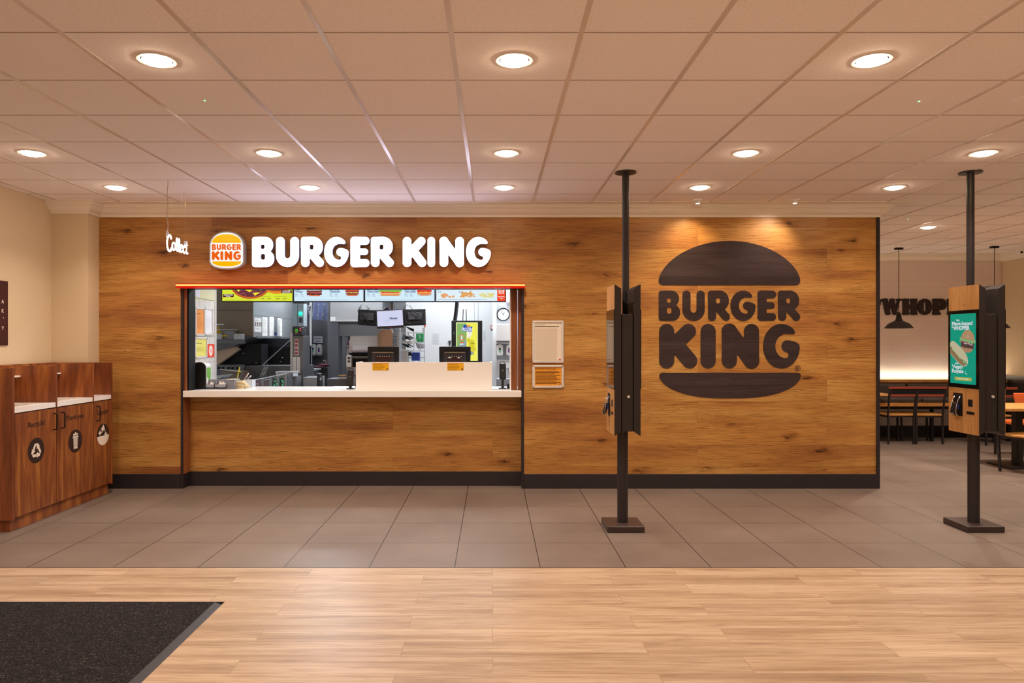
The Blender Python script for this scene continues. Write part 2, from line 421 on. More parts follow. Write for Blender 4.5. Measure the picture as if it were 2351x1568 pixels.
def glyph(ch, w, s):
    r = s/2
    if ch == 'B': return ([f_box(0, 0, .5*w, 1, .09), f_box(.04, .47, .95*w, 1, .25), f_box(.04, 0, w, .55, .26)], [f_box(s, .6, s+.13, .75, .05), f_box(s, .24, s+.15, .44, .06)])
    if ch == 'R': return ([f_cap((r, r), (r, .8), r), f_box(0, .6, .5, 1, .09), f_box(.05, .34, .95*w, 1, .31), f_cap((.45*w, .45), (w-r*.98, r*.98), r*.98)], [f_box(s, .58, s+.13, .75, .05)])
    if ch == 'U': return ([f_poly([(r, 1-r)]+arc(w/2, w/2, w/2-r, w/2-r, 180, 360)+[(w-r, 1-r)], r)], [])
    if ch == 'E': return ([f_box(0, 0, s*1.1, 1, .11), f_box(0, .74, w, 1, .125), f_box(0, .40, .93*w, .615, .105), f_box(0, 0, w, .26, .125)], [])
    if ch == 'G':
        q = .5/w; hw = .07
        out = [f_poly(arc(w/2, .5, w/2-.22, .5-.22, 0, 360, 60), .22), f_box(.3*w, .3, w-.14, .7, .1)]
        void = f_poly([(w*1.3, .675), (.9*w, .668), (.72*w, .70), (.58*w, .70), (.48*w, .65), (.43*w, .575), (.415*w, .5), (.43*w, .42), (.475*w, .355), (.54*w, .315), (.61*w, .30)], hw)
        return (out, [void])
    if ch == 'K': return ([f_cap((r, r), (r, 1-r), r), f_cap((r+.06, .42), (w-r-.03, 1-r), r), f_cap((.38*w, .6), (w-r, r), r)], [])
    if ch == 'I': return ([f_cap((r, r), (r, 1-r), r)], [])
    if ch == 'N': return ([f_cap((r, r), (r, 1-r), r), f_cap((w-r, r), (w-r, 1-r), r), f_cap((r, 1-r), (w-r, r), r)], [])
_gc = {}
def glyph_vf(ch, w, s, depth, H, bev=0):
    """w, s in units of the letter height; returns real-size mesh"""
    k = (ch, round(w, 3), s, round(depth, 4), round(H, 4), bev)
    if k not in _gc:
        a, b = glyph(ch, w, s); L = [[(x*H, y*H) for x, y in lp] for lp in contours(a, b, w, 1, ks=.15 if ch == 'G' else .03)]
        _gc[k] = fill(L, depth, bev)
    return _gc[k]
def put(mb, vf, mapf, u0, v0, d0=0): return mb.add([mapf(u0+x, v0+y, d0+z) for x, y, z in vf[0]], vf[1])
_tc = {}
def text(mb, body, size, mapf, u, v, d=.001, bold=.0, align='LEFT', width=None, sp=1.0, shear=0):
    k = (body, bold, sp, shear)
    if k not in _tc:
        cu = bpy.data.curves.new('t', 'FONT'); cu.body = body; cu.size = 1; cu.offset = bold; cu.space_character = sp; cu.shear = shear; cu.resolution_u = 3
        _tc[k] = curve_vf(cu)
    vs, fs = _tc[k]
    if not vs: return mb
    x0 = min(a[0] for a in vs); x1 = max(a[0] for a in vs); sx = size if width is None else width/(x1-x0)
    off = {'LEFT': -x0*sx, 'CENTER': -(x0+x1)/2*sx, 'RIGHT': -x1*sx}[align]
    return mb.add([mapf(u+off+x*sx, v+y*size, d) for x, y, z in vs], fs)
def lines(mb, mapf, u0, u1, v0, v1, n, d=.001, th=.35, rnd=.25):
    p = (v1-v0)/n
    for i in range(n):
        e = u1-(u1-u0)*random.random()*rnd; mb.rect(u0, e, v1-(i+.5+th/2)*p, v1-(i+.5-th/2)*p, mapf, d)
    return mb
# ================================================================ ROOM SHELL
ZC = HC+1.4256; YW = 7.35; XL = -4.50; XR = 8.28; YF = 11.42; YB = -3.0
struct('floor', MB().box(XL-.2, XR+.2, YB-.2, 4.777, -.1, 0), 'floorwood', 'light oak plank floor in the foreground')
struct('floor_tiled', MB().box(XL-.2, XR+.2, 4.777, 12.6, -.1, 0), 'ftile', 'grey square floor tiles in front of the counter')
struct('trim_floor_joint', MB().box(XL, XR, 4.772, 4.780, -.01, .0015), 'skirting', 'thin dark strip where planks meet tiles')
struct('ceiling', MB().box(XL-.2, XR+.2, YB-.2, YF+.2, ZC, ZC+.1), 'ceiling', 'suspended ceiling of pale square tiles')
g = MB()
x = .409-.6*9
while x < XR:
    if x > XL: g.box(x-.012, x+.012, YB, YF if x > 4.1 else 7.13, ZC-.004, ZC+.01)
    x += .6
struct('trim_1', g, 'bar', 'long metal bars of the ceiling grid')
g = MB(); y = 3.235-.59*10
while y < YF:
    if y > YB:
        if y < 7.1: g.box(XL, XR, y-.0035, y+.0035, ZC-.0012, ZC+.01)
        else: g.box(4.15, XR, y-.0035, y+.0035, ZC-.0012, ZC+.01)
    y += .59
struct('trim_2', g, 'gap', 'cross joints of the ceiling grid')
struct('wall_left', MB().box(XL-.2, XL, YB, 7.15, 0, ZC), 'cream', 'cream painted wall at the left')
struct('wall_pillar', MB().box(XL-.2, -4.125, 7.15, YW+.1, 0, ZC), 'cream', 'cream painted pillar in the left corner')
struct('wall_right', MB().box(XR, XR+.2, YB, YF+.1, 1.0, ZC), 'cream', 'cream wall at the right of the dining area')
struct('wall_right_lower', MB().box(XR-.02, XR+.2, YB, YF+.1, 0, 1.0), 'dtile', 'charcoal tiled lower part of the right wall')
struct('wall_behind', MB().box(XL-.2, XR+.2, YB-.2, YB, 0, ZC), 'cream', 'cream wall behind the viewer')
struct('wall_far', MB().box(3.9, XR+.2, YF, YF+.2, 0, ZC), 'bricktile', 'off-white brick tiled wall at the back of the dining area')
# oak wall with the serving hatch in it
xa, xb = pxX(415.5, YW), pxX(1203, YW); ztop = 2.105; XE = pxX(2011, YW)
w = MB().box(-4.125, xa, YW, YW+.12, 0, ZC).box(xa, xb, YW, YW+.12, ztop, ZC).box(xb, XE, YW, YW+.12, 0, ZC)
struct('wall_front', w, 'oak', 'oak clad wall around the serving hatch')
struct('trim_3', MB().box(XE, XE+.036, YW-.012, YW+.14, 0, 2.853), 'skirting', 'black edge strip at the right end of the oak wall')
struct('wall_side', MB().box(XE-.2, XE+.03, YW+.13, 12.5, 0, ZC), 'cream', 'side wall running back beside the dining area')
g = MB().box(xa, xa+.026, YW-.006, YW+.15, 0, ztop).box(xb-.026, xb, YW-.006, YW+.15, 0, ztop).box(xa, xb, YW-.006, YW+.15, ztop-.012, ztop+.02)
struct('trim_4', g, 'skirting', 'black frame around the serving hatch')
YP = 7.50
struct('wall_counter', MB().box(xa, xb, YP, YP+.08, 0, .955), 'oak_panel', 'oak panelling under the counter')
g = MB().box(xa+.026, xa+.032, YW, YP, .15, .96)
struct('trim_5', g, 'oak_reveal', 'wood reveal beside the counter front')
bh = .152
struct('baseboard_left', MB().box(-4.125, xa, YW-.014, YW, 0, bh), 'skirting', 'black skirting left of the counter', bevel=.002)
struct('baseboard_middle', MB().box(xa, xb, YP-.014, YP, 0, bh), 'skirting', 'black skirting under the counter', bevel=.002)
struct('baseboard_right', MB().box(xb, XE, YW-.014, YW, 0, bh), 'skirting', 'black skirting right of the counter', bevel=.002)
struct('baseboard_far', MB().box(4.1, XR, YF-.03, YF, 0, .17), 'skirting', 'black skirting of the back dining wall')
# reveal pieces inside the hatch
struct('trim_6', MB().box(xa+.026, xa+.052, YW+.015, YW+.03, 1.02, ztop-.012), 'oak_reveal', 'wood reveal at the left of the hatch')
struct('trim_7', MB().box(pxX(427, 7.39), pxX(436.5, 7.42), 7.39, 7.55, 1.0225, 2.1), 'blackm', 'black shutter rail at the left of the hatch')
Yj = 7.5
struct('trim_8', MB().box(pxX(1173.5, Yj), pxX(1188, Yj), Yj, Yj+.1, 1.02, 2.14).box(pxX(1189.5, Yj), pxX(1203, Yj), Yj, Yj+.1, 1.02, 2.14), 'oak_reveal', 'brown wood jamb at the right of the hatch')
struct('trim_9', MB().box(pxX(1170.5, Yj), pxX(1173.5, Yj), Yj-.02, Yj+.1, 1.02, 2.14), 'white', 'white edge strip beside the right jamb')
# cornice: profile (projection, drop)
prof = [(0, -.125), (.012, -.125), (.018, -.105), (.024, -.098), (.05, -.085), (.072, -.06), (.074, -.052), (.084, -.050), (.086, -.040), (.1, -.036), (.104, -.018), (.118, -.015), (.12, 0), (0, 0)]
def cornice(path):      # path = wall line points (x,y) ; projects to the right-hand side of travel direction
    mb = MB(); n = len(path); rows = []
    for i, p in enumerate(path):
        p = Vector(p); ds = []
        if i > 0: ds.append((p-Vector(path[i-1])).normalized())
        if i < n-1: ds.append((Vector(path[i+1])-p).normalized())
        ns = [Vector((d.y, -d.x)) for d in ds]
        m = ns[0] if len(ns) == 1 else (ns[0]+ns[1])/(1+ns[0].dot(ns[1]))
        rows.append([(p.x+m.x*a, p.y+m.y*a, ZC+b) for a, b in prof])
    k = len(prof)
    for i in range(n-1):
        vs = rows[i]+rows[i+1]; mb.add(vs, [(j, (j+1) % k, k+(j+1) % k, k+j) for j in range(k)])
    mb.add(rows[0], [tuple(range(k))]); mb.add(rows[-1], [tuple(range(k))])
    return mb
struct('trim_10', cornice([(XL, 7.15), (-4.125, 7.15), (-4.125, YW), (XE+.03, YW), (XE+.03, YF)]), 'crown', 'moulded plaster cornice along the oak wall')
struct('trim_11', cornice([(XE+.03, YF), (XR, YF), (XR, YB)]), 'crown', 'moulded plaster cornice of the dining area')
struct('trim_12', MB().box(-4.1, XE+.25, 7.13, 7.231, ZC-.006, ZC+.01), 'crown', 'flat ceiling margin before the cornice')

# ================================================================ CEILING FITTINGS
lens = emis('downlight_lens', '#ffe2bd', 75)
def downlight():
    t = thing('downlight', 'x', 'ceiling light', (0, 0, ZC))
    MB().lathe([(.078, -.0), (.078, -.006), (.094, -.006), (.096, 0)], (0, 0, ZC)).build('trim_ring', 'white', t, smooth=True)
    MB().lathe([(.070, -.004), (.066, -.014), (.045, -.020), (.0, -.022)], (0, 0, ZC)).build('lens', lens, t, smooth=True)
    return t
pd = downlight(); used = False
rows = [(3.55, [-1.70, .11, 1.92], 'row nearest the viewer'), (5.30, [-3.48, -1.69, .105, 1.915, 3.71], 'second row from the viewer'),
        (6.475, [-3.48, -1.69, .105, 1.915, 3.71], 'row just before the oak wall'), (8.73, [5.42], 'row beyond')]
word = {3: ['leftmost', 'middle', 'rightmost'], 5: ['far left', 'second from left', 'centre', 'second from right', 'far right']}
def lamp(x, y, e, size=.15, spread=125, col=(1, .83, .68)):
    L = bpy.data.lights.new('downlight_and_fill_glow', 'AREA'); L.shape = 'DISK'; L.size = size; L.energy = e; L.color = col; L.spread = math.radians(spread)
    o = bpy.data.objects.new('downlight_and_fill_glow', L); C.objects.link(o); o.location = (x, y, ZC-.026); return o
LE = 11.8
for yy, xs_, rn in rows:
    for i, xx in enumerate(xs_):
        if not used: o = pd; o.location = (xx, yy, ZC); used = True
        else: o = copy_tree(pd, (xx, yy, ZC))
        if len(xs_) == 1: lab = 'round recessed downlight over the dining area beyond the oak wall end'
        else: lab = 'round lit recessed downlight, %s one in the %s' % (word[len(xs_)][i], rn)
        tag(o, lab, 'ceiling light', 'round recessed downlights')
        lamp(xx, yy, LE*(4 if yy > 8 else 1))
for yy in (1.78, 0.0, -1.8):
    for xx in (-3.48, -1.7, .11, 1.92, 3.71, 5.5): lamp(xx, yy, LE)
for (xx, yy) in ((5.5, 3.55), (5.5, 5.3), (5.5, 6.475), (-3.48, 3.55), (3.71, 3.55), (7.3, 5.3)): lamp(xx, yy, LE)
for (xx, yy) in ((7.3, 8.73), (7.7, 7.2)): lamp(xx, yy, LE*2.4)  # unseen fill lamps added out of view to brighten the dining area
# small emergency lights
em = emis('green_led', '#6dff9a', 4)
for (xp, yp, lab) in ((470, 229, 'tiny green-lit ceiling emergency light above the left side'), (2110, 231, 'tiny green-lit ceiling emergency light above the right kiosk'), (2085, 502, 'tiny green-lit ceiling emergency light over the dining area')):
    Y = 1.4256*F/(VY-yp); X = pxX(xp, Y)
    t = thing('emergency_light', lab, 'emergency light', (X, Y, ZC))
    MB().lathe([(.018, 0), (.018, -.003), (.0, -.004)], (X, Y, ZC)).build('bezel', 'crown', t, smooth=True)
    MB().lathe([(.0055, -.003), (.0055, -.006), (0, -.008)], (X, Y, ZC)).build('led', em, t, smooth=True)
# adjustable spotlights above the wall logo
for (X, Y, lab, col, ex) in ((2.06, 7.04, 'small round surface spotlight above the left side of the burger wall logo', (1, .72, .42), -.05), (3.03, 7.03, 'small round surface spotlight above the right side of the burger wall logo', (1, .78, .62), -.3)):
    t = thing('spotlight', lab, 'spotlight', (X, Y, ZC))
    MB().lathe([(.045, 0), (.045, -.012), (.03, -.02), (.03, -.034), (.022, -.04)], (X, Y, ZC)).build('housing', 'white', t, smooth=True)
    MB().lathe([(.02, -.0385), (.019, -.043), (0, -.045)], (X, Y, ZC)).build('lens', emis('spot_lens', '#ffe6c8', 4), t, smooth=True)
    L = bpy.data.lights.new('spotlight_beam', 'SPOT'); L.energy = 27; L.color = col; L.spot_size = math.radians(112); L.spot_blend = 1.0; L.shadow_soft_size = .03
    o = bpy.data.objects.new('spotlight_beam', L); C.objects.link(o); o.location = (X, Y, ZC-.055)
    o.rotation_euler = (Vector((X+ex, YW, 2.2))-o.location).to_track_quat('-Z', 'Y').to_euler()
# smoke detector, sensor, ceiling disc
Y = 1.4256*F/(VY-536); X = pxX(2173, Y); t = thing('smoke_detector', 'white domed smoke detector on the ceiling of the dining area', 'smoke detector', (X, Y, ZC))
MB().lathe([(.06, 0), (.06, -.018), (.052, -.024)], (X, Y, ZC)).build('base', 'white', t, smooth=True)
MB().lathe([(.044, -.024), (.047, -.042), (.036, -.058), (0, -.064)], (X, Y, ZC)).build('dome', 'alu', t, smooth=True)
Y = 10.9; X = pxX(2345, Y); t = thing('ceiling_siren', 'round white siren with two dark sensors by the right picture edge', 'siren', (X, Y, ZC))
MB().lathe([(.08, 0), (.08, -.03), (.06, -.06), (0, -.065)], (X, Y, ZC)).build('housing', 'white', t, smooth=True)
for dx in (-.04, .01): MB().ball((X+dx, Y-.06, ZC-.045), .018).build('sensor', 'blackm', t, smooth=True)
Y = 4.13; X = pxX(2351, Y)
solo('ceiling_disc', MB().lathe([(.07, 0), (.07, -.006), (.06, -.010), (0, -.011)], (X, Y, ZC)), 'ceiling', 'flat round ceiling cover cut by the right picture edge', 'ceiling cover', smooth=True, at=(X, Y, ZC))
# ================================================================ SIGNS ON THE OAK WALL
mY = facingY(YW)
def Xw(x): return pxX(x, YW)
def Zw(y): return pzZ(y, YW)
KB = .25                # stroke of the rounded lettering
def dome(x0, x1, zb, zt, p=2, e=.6, rc=.1, n=36, up=True):
    """bun outline: flat edge at zb, dome reaching zt, rounded flat corners"""
    cx = (x0+x1)/2; a = (x1-x0)/2; h = zt-zb; H_ = abs(h); r = H_*rc; pts = []
    for i in range(7):
        q = PI/2*(i/6); pts.append((cx-a+r-r*math.sin(q), r-r*math.cos(q)))
    for i in range(1, n):
        u = math.sin((-1+2*i/n)*PI/2); pts.append((cx+a*u, r+(H_-r)*max(0, 1-abs(u)**p)**e))
    for i in range(7):
        q = PI/2*(1-i/6); pts.append((cx+a-r+r*math.sin(q), r-r*math.cos(q)))
    s = 1 if h > 0 else -1
    return [(X, zb+s*y) for X, y in pts]
# --- big dark logo stained into the wall
lg = thing('wall_logo', 'large dark brown burger emblem with lettering on the right half of the oak wall', 'wall logo', (Xw(1675), YW, Zw(735)))
D1 = .004
MB().prism(dome(Xw(1512), Xw(1837), Zw(655), Zw(553), 2, .6, .1), mY, 0, D1).build('bun_top', 'oak_stain', lg)
MB().prism(dome(Xw(1513.5), Xw(1838.5), Zw(855.5), Zw(914.5), 2.5, .55, .12), mY, 0, D1).build('bun_bottom', 'oak_stain', lg)
def zx(v): return 1480+v/3.409
def zy(v): return 480+v/3.409
for ch, a, b in (('B', 110, 277), ('U', 295, 470), ('R', 495, 667), ('G', 671, 868), ('E', 884, 1028), ('R', 1044, 1217)):
    H = Zw(zy(638))-Zw(zy(875)); w_ = (Xw(zx(b))-Xw(zx(a)))/H
    put(MB(), glyph_vf(ch, w_, .27, D1, H), mY, Xw(zx(a)), Zw(zy(875))).build('letter', 'oak_stain', lg)
for ch, a, b in (('K', 113, 412), ('I', 437, 560), ('N', 603, 895), ('G', 926, 1214)):
    H = Zw(zy(898))-Zw(zy(1247)); w_ = (Xw(zx(b))-Xw(zx(a)))/H
    put(MB(), glyph_vf(ch, w_, .34, D1, H), mY, Xw(zx(a)), Zw(zy(1247))).build('letter', 'oak_stain', lg)
m = MB(); c0 = (Xw(1831), Zw(845)); m.tube([mY(c0[0]+.027*math.cos(t), c0[1]+.027*math.sin(t), .002) for t in [2*PI*k/24 for k in range(24)]], .0028, 6, True)
text(m, 'R', .038, mY, c0[0], c0[1]-.0135, .003, .02, 'CENTER'); m.build('registered_mark', 'oak_stain', lg)

# --- illuminated sign
lit = emis('sign_face_white', '#ebe6ff', 6); side = mat('sign_return', '#8e86a6', .4)
sgY = .085
sg = thing('illuminated_sign', 'row of big glowing white rounded letters above the serving hatch', 'sign', (Xw(852), YW, Zw(578)))
def sx(v): return Xw(340+v/2.6716)
def sz(v): return Zw(480+v/2.6716)
scl = (7.35-sgY)/7.35
def face_x(v): return pxX(340+v/2.6716, YW-sgY)
def face_z(v): return pzZ(480+v/2.6716, YW-sgY)
for ch, a, b in (('B', 638, 773), ('U', 785, 925), ('R', 938, 1078), ('G', 1080, 1230), ('E', 1242, 1357), ('R', 1367, 1507), ('K', 1562, 1707), ('I', 1714, 1760), ('N', 1788, 1937), ('G', 1950, 2102)):
    H = face_z(171)-face_z(355); w_ = (face_x(b)-face_x(a))/H
    bx = put(MB(), glyph_vf(ch, w_, .285 if ch != 'I' else .25, .055, H), mY, face_x(a), face_z(355), sgY-.058).build('letter', side, sg)
    put(MB(), glyph_vf(ch, w_, .285 if ch != 'I' else .25, .003, H), mY, face_x(a), face_z(355), sgY-.003).build('letter_face', lit, bx)
# fixing studs
for i in range(12):
    x = face_x(660+i*127); MB().cyl((x, YW-.03, face_z(263)), .006, .03, 8, 'y')
# --- badge
bd = thing('logo_badge', 'small round-cornered glowing badge with orange lettering left of the white letters', 'sign', (Xw(520), YW, Zw(575)))
def fX(x): return pxX(x, YW-sgY)
def fZ(y): return pzZ(y, YW-sgY)
def badge(ins):
    x0, x1 = fX(480)+ins, fX(560.5)-ins; zb, zt = fZ(618)+ins, fZ(531)-ins; cx = (x0+x1)/2; a = (x1-x0)/2; H = zt-zb
    z1, z2 = zb+H*.2, zb+H*.62; pts = []
    for i in range(25):
        u = math.sin((-1+2*i/24)*PI/2); pts.append((cx+a*u, z2+(zt-z2)*max(0, 1-abs(u)**2.3)**.5))
    for i in range(25):
        u = math.sin((1-2*i/24)*PI/2); pts.append((cx+a*u, z1-(z1-zb)*max(0, 1-abs(u)**2.6)**.5))
    return pts
bb = MB().prism(badge(0), mY, .012, .08).build('case', mat('badge_case', '#b9b6bd', .35), bd)
MB().cyl((Xw(520), YW-.014, Zw(575)), .05, .014, 16, 'y').build('mount', 'grey', bd)
MB().prism(badge(.014), mY, .08, .085).build('white_face', E('#fbf9f4', 1.0), bd)
yel = E('#ffb800', 1.0); orr = E('#f2620a', .95)
MB().prism(dome(fX(487), fX(553.5), fZ(557.5), fZ(537.5), 2.1, .55, .08), mY, .085, .0865).build('bun_top', yel, bd)
MB().prism(dome(fX(487), fX(554), fZ(600), fZ(611.5), 2.6, .55, .08), mY, .085, .0865).build('bun_bottom', yel, bd)
def bz(v): return 360+v/5.6
def by(v): return 400+v/5.6
for row, H0, H1, st in ((((('B', 708, 762), ('U', 770, 828), ('R', 836, 893), ('G', 898, 965), ('E', 971, 1020), ('R', 1026, 1083))), 900, 976, .27), ((('K', 708, 808), ('I', 818, 858), ('N', 873, 970), ('G', 984, 1083)), 990, 1104, .32)):
    for ch, a, b in row:
        H = fZ(by(H0))-fZ(by(H1)); w_ = (fX(bz(b))-fX(bz(a)))/H
        put(MB(), glyph_vf(ch, w_, st, .0015, H), mY, fX(bz(a)), fZ(by(H1)), .085).build('letter', orr, bd)
# --- neon strip over the hatch
nz = pzZ(655, 7.27)
ns = thing('neon_strip', 'long glowing orange-red light strip along the top of the serving hatch', 'light strip', (Xw(804), YW, nz))
MB().box(pxX(403.5, 7.27), pxX(1205, 7.27), 7.262, YW, nz-.026, nz+.018).build('channel', emis('neon_red_diffuser', '#ea1c10', .8), ns, bevel=.006)
MB().box(pxX(404, 7.26), pxX(1205, 7.26), 7.256, 7.262, nz-.006, nz+.008).build('light_line', emis('neon_core', '#ffd468', 1.6), ns)
L = bpy.data.lights.new('neon_glow', 'AREA'); L.shape = 'RECTANGLE'; L.size = 3.6; L.size_y = .03; L.energy = 2.2; L.color = (1, .06, .02)
o = bpy.data.objects.new('neon_glow', L); C.objects.link(o); o.location = (Xw(804), 7.25, nz); o.rotation_euler = (math.radians(-90), 0, 0)
o.rotation_euler = Vector((0, 1, 0)).to_track_quat('-Z', 'Y').to_euler(); o.location.y = 7.24; L.energy = 1.8
# --- hanging neon word, at right angles to the wall, read from the right
XC = -2.884
nw = thing('hanging_neon_word', 'glowing white neon word hanging from the ceiling left of the badge', 'neon sign', (XC, 6.46, 2.42))
neon = emis('neon_white', '#fff0e6', 5)
def nstroke(pts, u0, v0, s, d):
    return [Vector((XC+d, u0+x*s, v0+y*s)) for x, y in pts]
def smooth(pts, n=6):
    out = []
    P_ = [pts[0]]+pts+[pts[-1]]
    for i in range(1, len(P_)-2):
        for k in range(n):
            t = k/n; a = []
            for c in (0, 1):
                p0, p1, p2, p3 = P_[i-1][c], P_[i][c], P_[i+1][c], P_[i+2][c]
                a.append(.5*(2*p1+(p2-p0)*t+(2*p0-5*p1+4*p2-p3)*t*t+(3*p1-p0-3*p2+p3)*t**3))
            out.append(tuple(a))
    out.append(pts[-1]); return out
let = {'C': [(.62, .82), (.5, 1.0), (.3, 1.0), (.1, .8), (.03, .5), (.1, .15), (.3, .0), (.52, .05), (.66, .22)],
       'o': [(.3, .6), (.1, .5), (.03, .3), (.12, .05), (.3, .0), (.48, .1), (.55, .32), (.48, .52), (.3, .6)],
       'l': [(.05, .1), (.25, .5), (.3, .85), (.2, .98), (.1, .85), (.12, .3), (.2, .02), (.32, .05)],
       'e': [(.05, .28), (.3, .33), (.42, .48), (.3, .6), (.12, .5), (.05, .25), (.15, .03), (.35, .02), (.48, .15)],
       'c': [(.45, .5), (.3, .6), (.12, .5), (.05, .25), (.15, .03), (.32, .0), (.46, .14)],
       't': [(.2, .95), (.14, .5), (.14, .15), (.24, .0), (.38, .08)]}
u = 6.2; base = 2.365; adv = {'C': .68, 'o': .6, 'l': .33, 'e': .5, 'c': .48, 't': .3}
for ch in 'Collect':
    s = .118 if ch != 'C' else .14
    for off, k in ((0, 1.0), (.0, .82)):
        pts = smooth(let[ch]); cx = sum(p[0] for p in pts)/len(pts); cy = sum(p[1] for p in pts)/len(pts)
        pp = [(cx+(p[0]-cx)*(1.12 if k == 1 else .86), cy+(p[1]-cy)*(1.05 if k == 1 else .86)) for p in pts]
        MB().tube(nstroke(pp, u, base-(.02 if ch == 'C' else 0), s, .004), .0042, 8).build('neon_tube', neon, nw, smooth=True)
    if ch == 't': MB().tube(nstroke([(-.02, .66), (.36, .7)], u, base, s, .004), .0042, 8).build('neon_tube', neon, nw, smooth=True)
    u += adv[ch]*s*1.06
u_end = u
MB().box(XC-.012, XC-.006, 6.215, 6.221, base+.1, base+.15).box(XC-.012, XC-.006, u_end-.04, u_end-.034, base+.05, base+.12).build('backing_rail', 'clear', nw)
pts = []; zt0 = base+.14
for i in range(150):
    t = i/149; pts.append(Vector((XC+.0025*math.sin(i*1.1)+.004*math.sin(t*14), 6.22+.0025*math.cos(i*1.1)+.004*math.sin(t*9), zt0+(ZC-zt0)*t)))
MB().tube(pts, .0028, 6).build('power_cable', mat('clear_cable', '#b9a394', .4), nw, smooth=True)
MB().tube([(XC, u_end-.035, base+.115), (XC, u_end-.035, ZC)], .0012, 6).build('suspension_wire', mat('thin_wire', '#b9a090', .3, .5), nw)
MB().box(XC-.008, XC+.006, 6.205, 6.235, base+.125, base+.15).box(XC-.008, XC+.006, u_end-.05, u_end-.02, base+.09, base+.115).build('hanging_clip', 'clear', nw)
# --- poster frames right of the hatch
def snap_frame(name, label, x0, x1, y0, y1, Y, content, group=None, fw=.022, corners=False, mf=None, cat='poster frame'):
    mp = mf or facingY(Y)
    if mf is None: a, b, c_, d_ = pxX(x0, Y), pxX(x1, Y), pzZ(y1, Y), pzZ(y0, Y)
    else: a, b, c_, d_ = x0, x1, y0, y1
    t = thing(name, label, cat, mp((a+b)/2, (c_+d_)/2, 0), group)
    f = MB()
    for (u0, u1, v0, v1) in ((a, b, c_, c_+fw), (a, b, d_-fw, d_), (a, a+fw, c_+fw, d_-fw), (b-fw, b, c_+fw, d_-fw)):
        f.prism([(u0, v0), (u1, v0), (u1, v1), (u0, v1)], mp, 0, .014)
    f.build('frame', 'alu', t, bevel=.005)
    if corners:
        k = MB()
        for u in (a+.003, b-.017):
            for v in (c_+.003, d_-.017): k.prism([(u, v), (u+.014, v), (u+.014, v+.014), (u, v+.014)], mp, .012, .016)
        k.build('corner_cap', 'chrome', t)
    content(t, mp, a+fw*.8, b-fw*.8, c_+fw*.8, d_-fw*.8)
    return t
def chart(t, mp, a, b, c, d):
    MB().rect(a, b, c, d, mp, .004).build('sheet', P('#efe3d2'), t)
    m = MB(); n = 38
    for i in range(n): v = c+(d-c)*(.02+.83*i/n); m.rect(a+.012, b-.05, v, v+.0012, mp, .0052)
    for i in range(26): u = a+.012+(b-.062-a)*i/25; m.rect(u, u+.0009, c+.006, d-.055, mp, .0052)
    m.build('table_grid', P('#c9b8a4'), t)
    MB().rect(a+.004, b-.028, d-.049, d-.042, mp, .0054).build('header_bar', P('#2a1b14'), t)
    m = MB(); text(m, 'Allergen guide', .016, mp, a+.01, d-.03, .0056, .01, width=.1); m.build('lettering', P('#a08d7a'), t)
    m = MB(); m.ell(b-.02, c+.016, .009, .009, mp, .0054); m.build('red_symbol', P('#c23a22'), t)
snap_frame('poster_frame', 'taller silver frame with a white table chart on the oak wall', 1223, 1293.5, 736, 833, YW, chart, corners=False)
def burger_icon(mb, mp, u, v, s, d):
    mb.flat(dome(u-s, u+s, v+.35*s, v+.95*s), mp, d); mb.flat(dome(u-s, u+s, v-.4*s, v-.9*s, 2.5, .55), mp, d)
    text(mb, 'BURGER', .42*s, mp, u, v+.02*s, d, .03, 'CENTER', width=1.9*s); text(mb, 'KING', .42*s, mp, u, v-.34*s, d, .03, 'CENTER', width=1.9*s)
def info(t, mp, a, b, c, d):
    MB().rect(a, b, c, d, mp, .004).build('sheet', P('#eda238'), t)
    m = MB(); text(m, 'Burger King\u00ae informs guests:', .017, mp, a+.012, d-.028, .0056, .02, width=(b-a)*.74)
    lines(m, mp, a+.012, b-.012, c+.022, d-.04, 10, .0056, .4, .35); m.build('lettering', P('#6b3d12'), t)
    m = MB().rect(b-.03, b-.006, c+.004, c+.028, mp, .0053); m.build('logo_patch', P('#7a3a20'), t)
    m = MB(); burger_icon(m, mp, b-.018, c+.016, .009, .0056); m.build('logo', P('#e8c090'), t)
snap_frame('poster_frame', 'shorter silver frame with an orange notice, under the white chart on the oak wall', 1223, 1294, 838, 890.5, YW, info, corners=True)
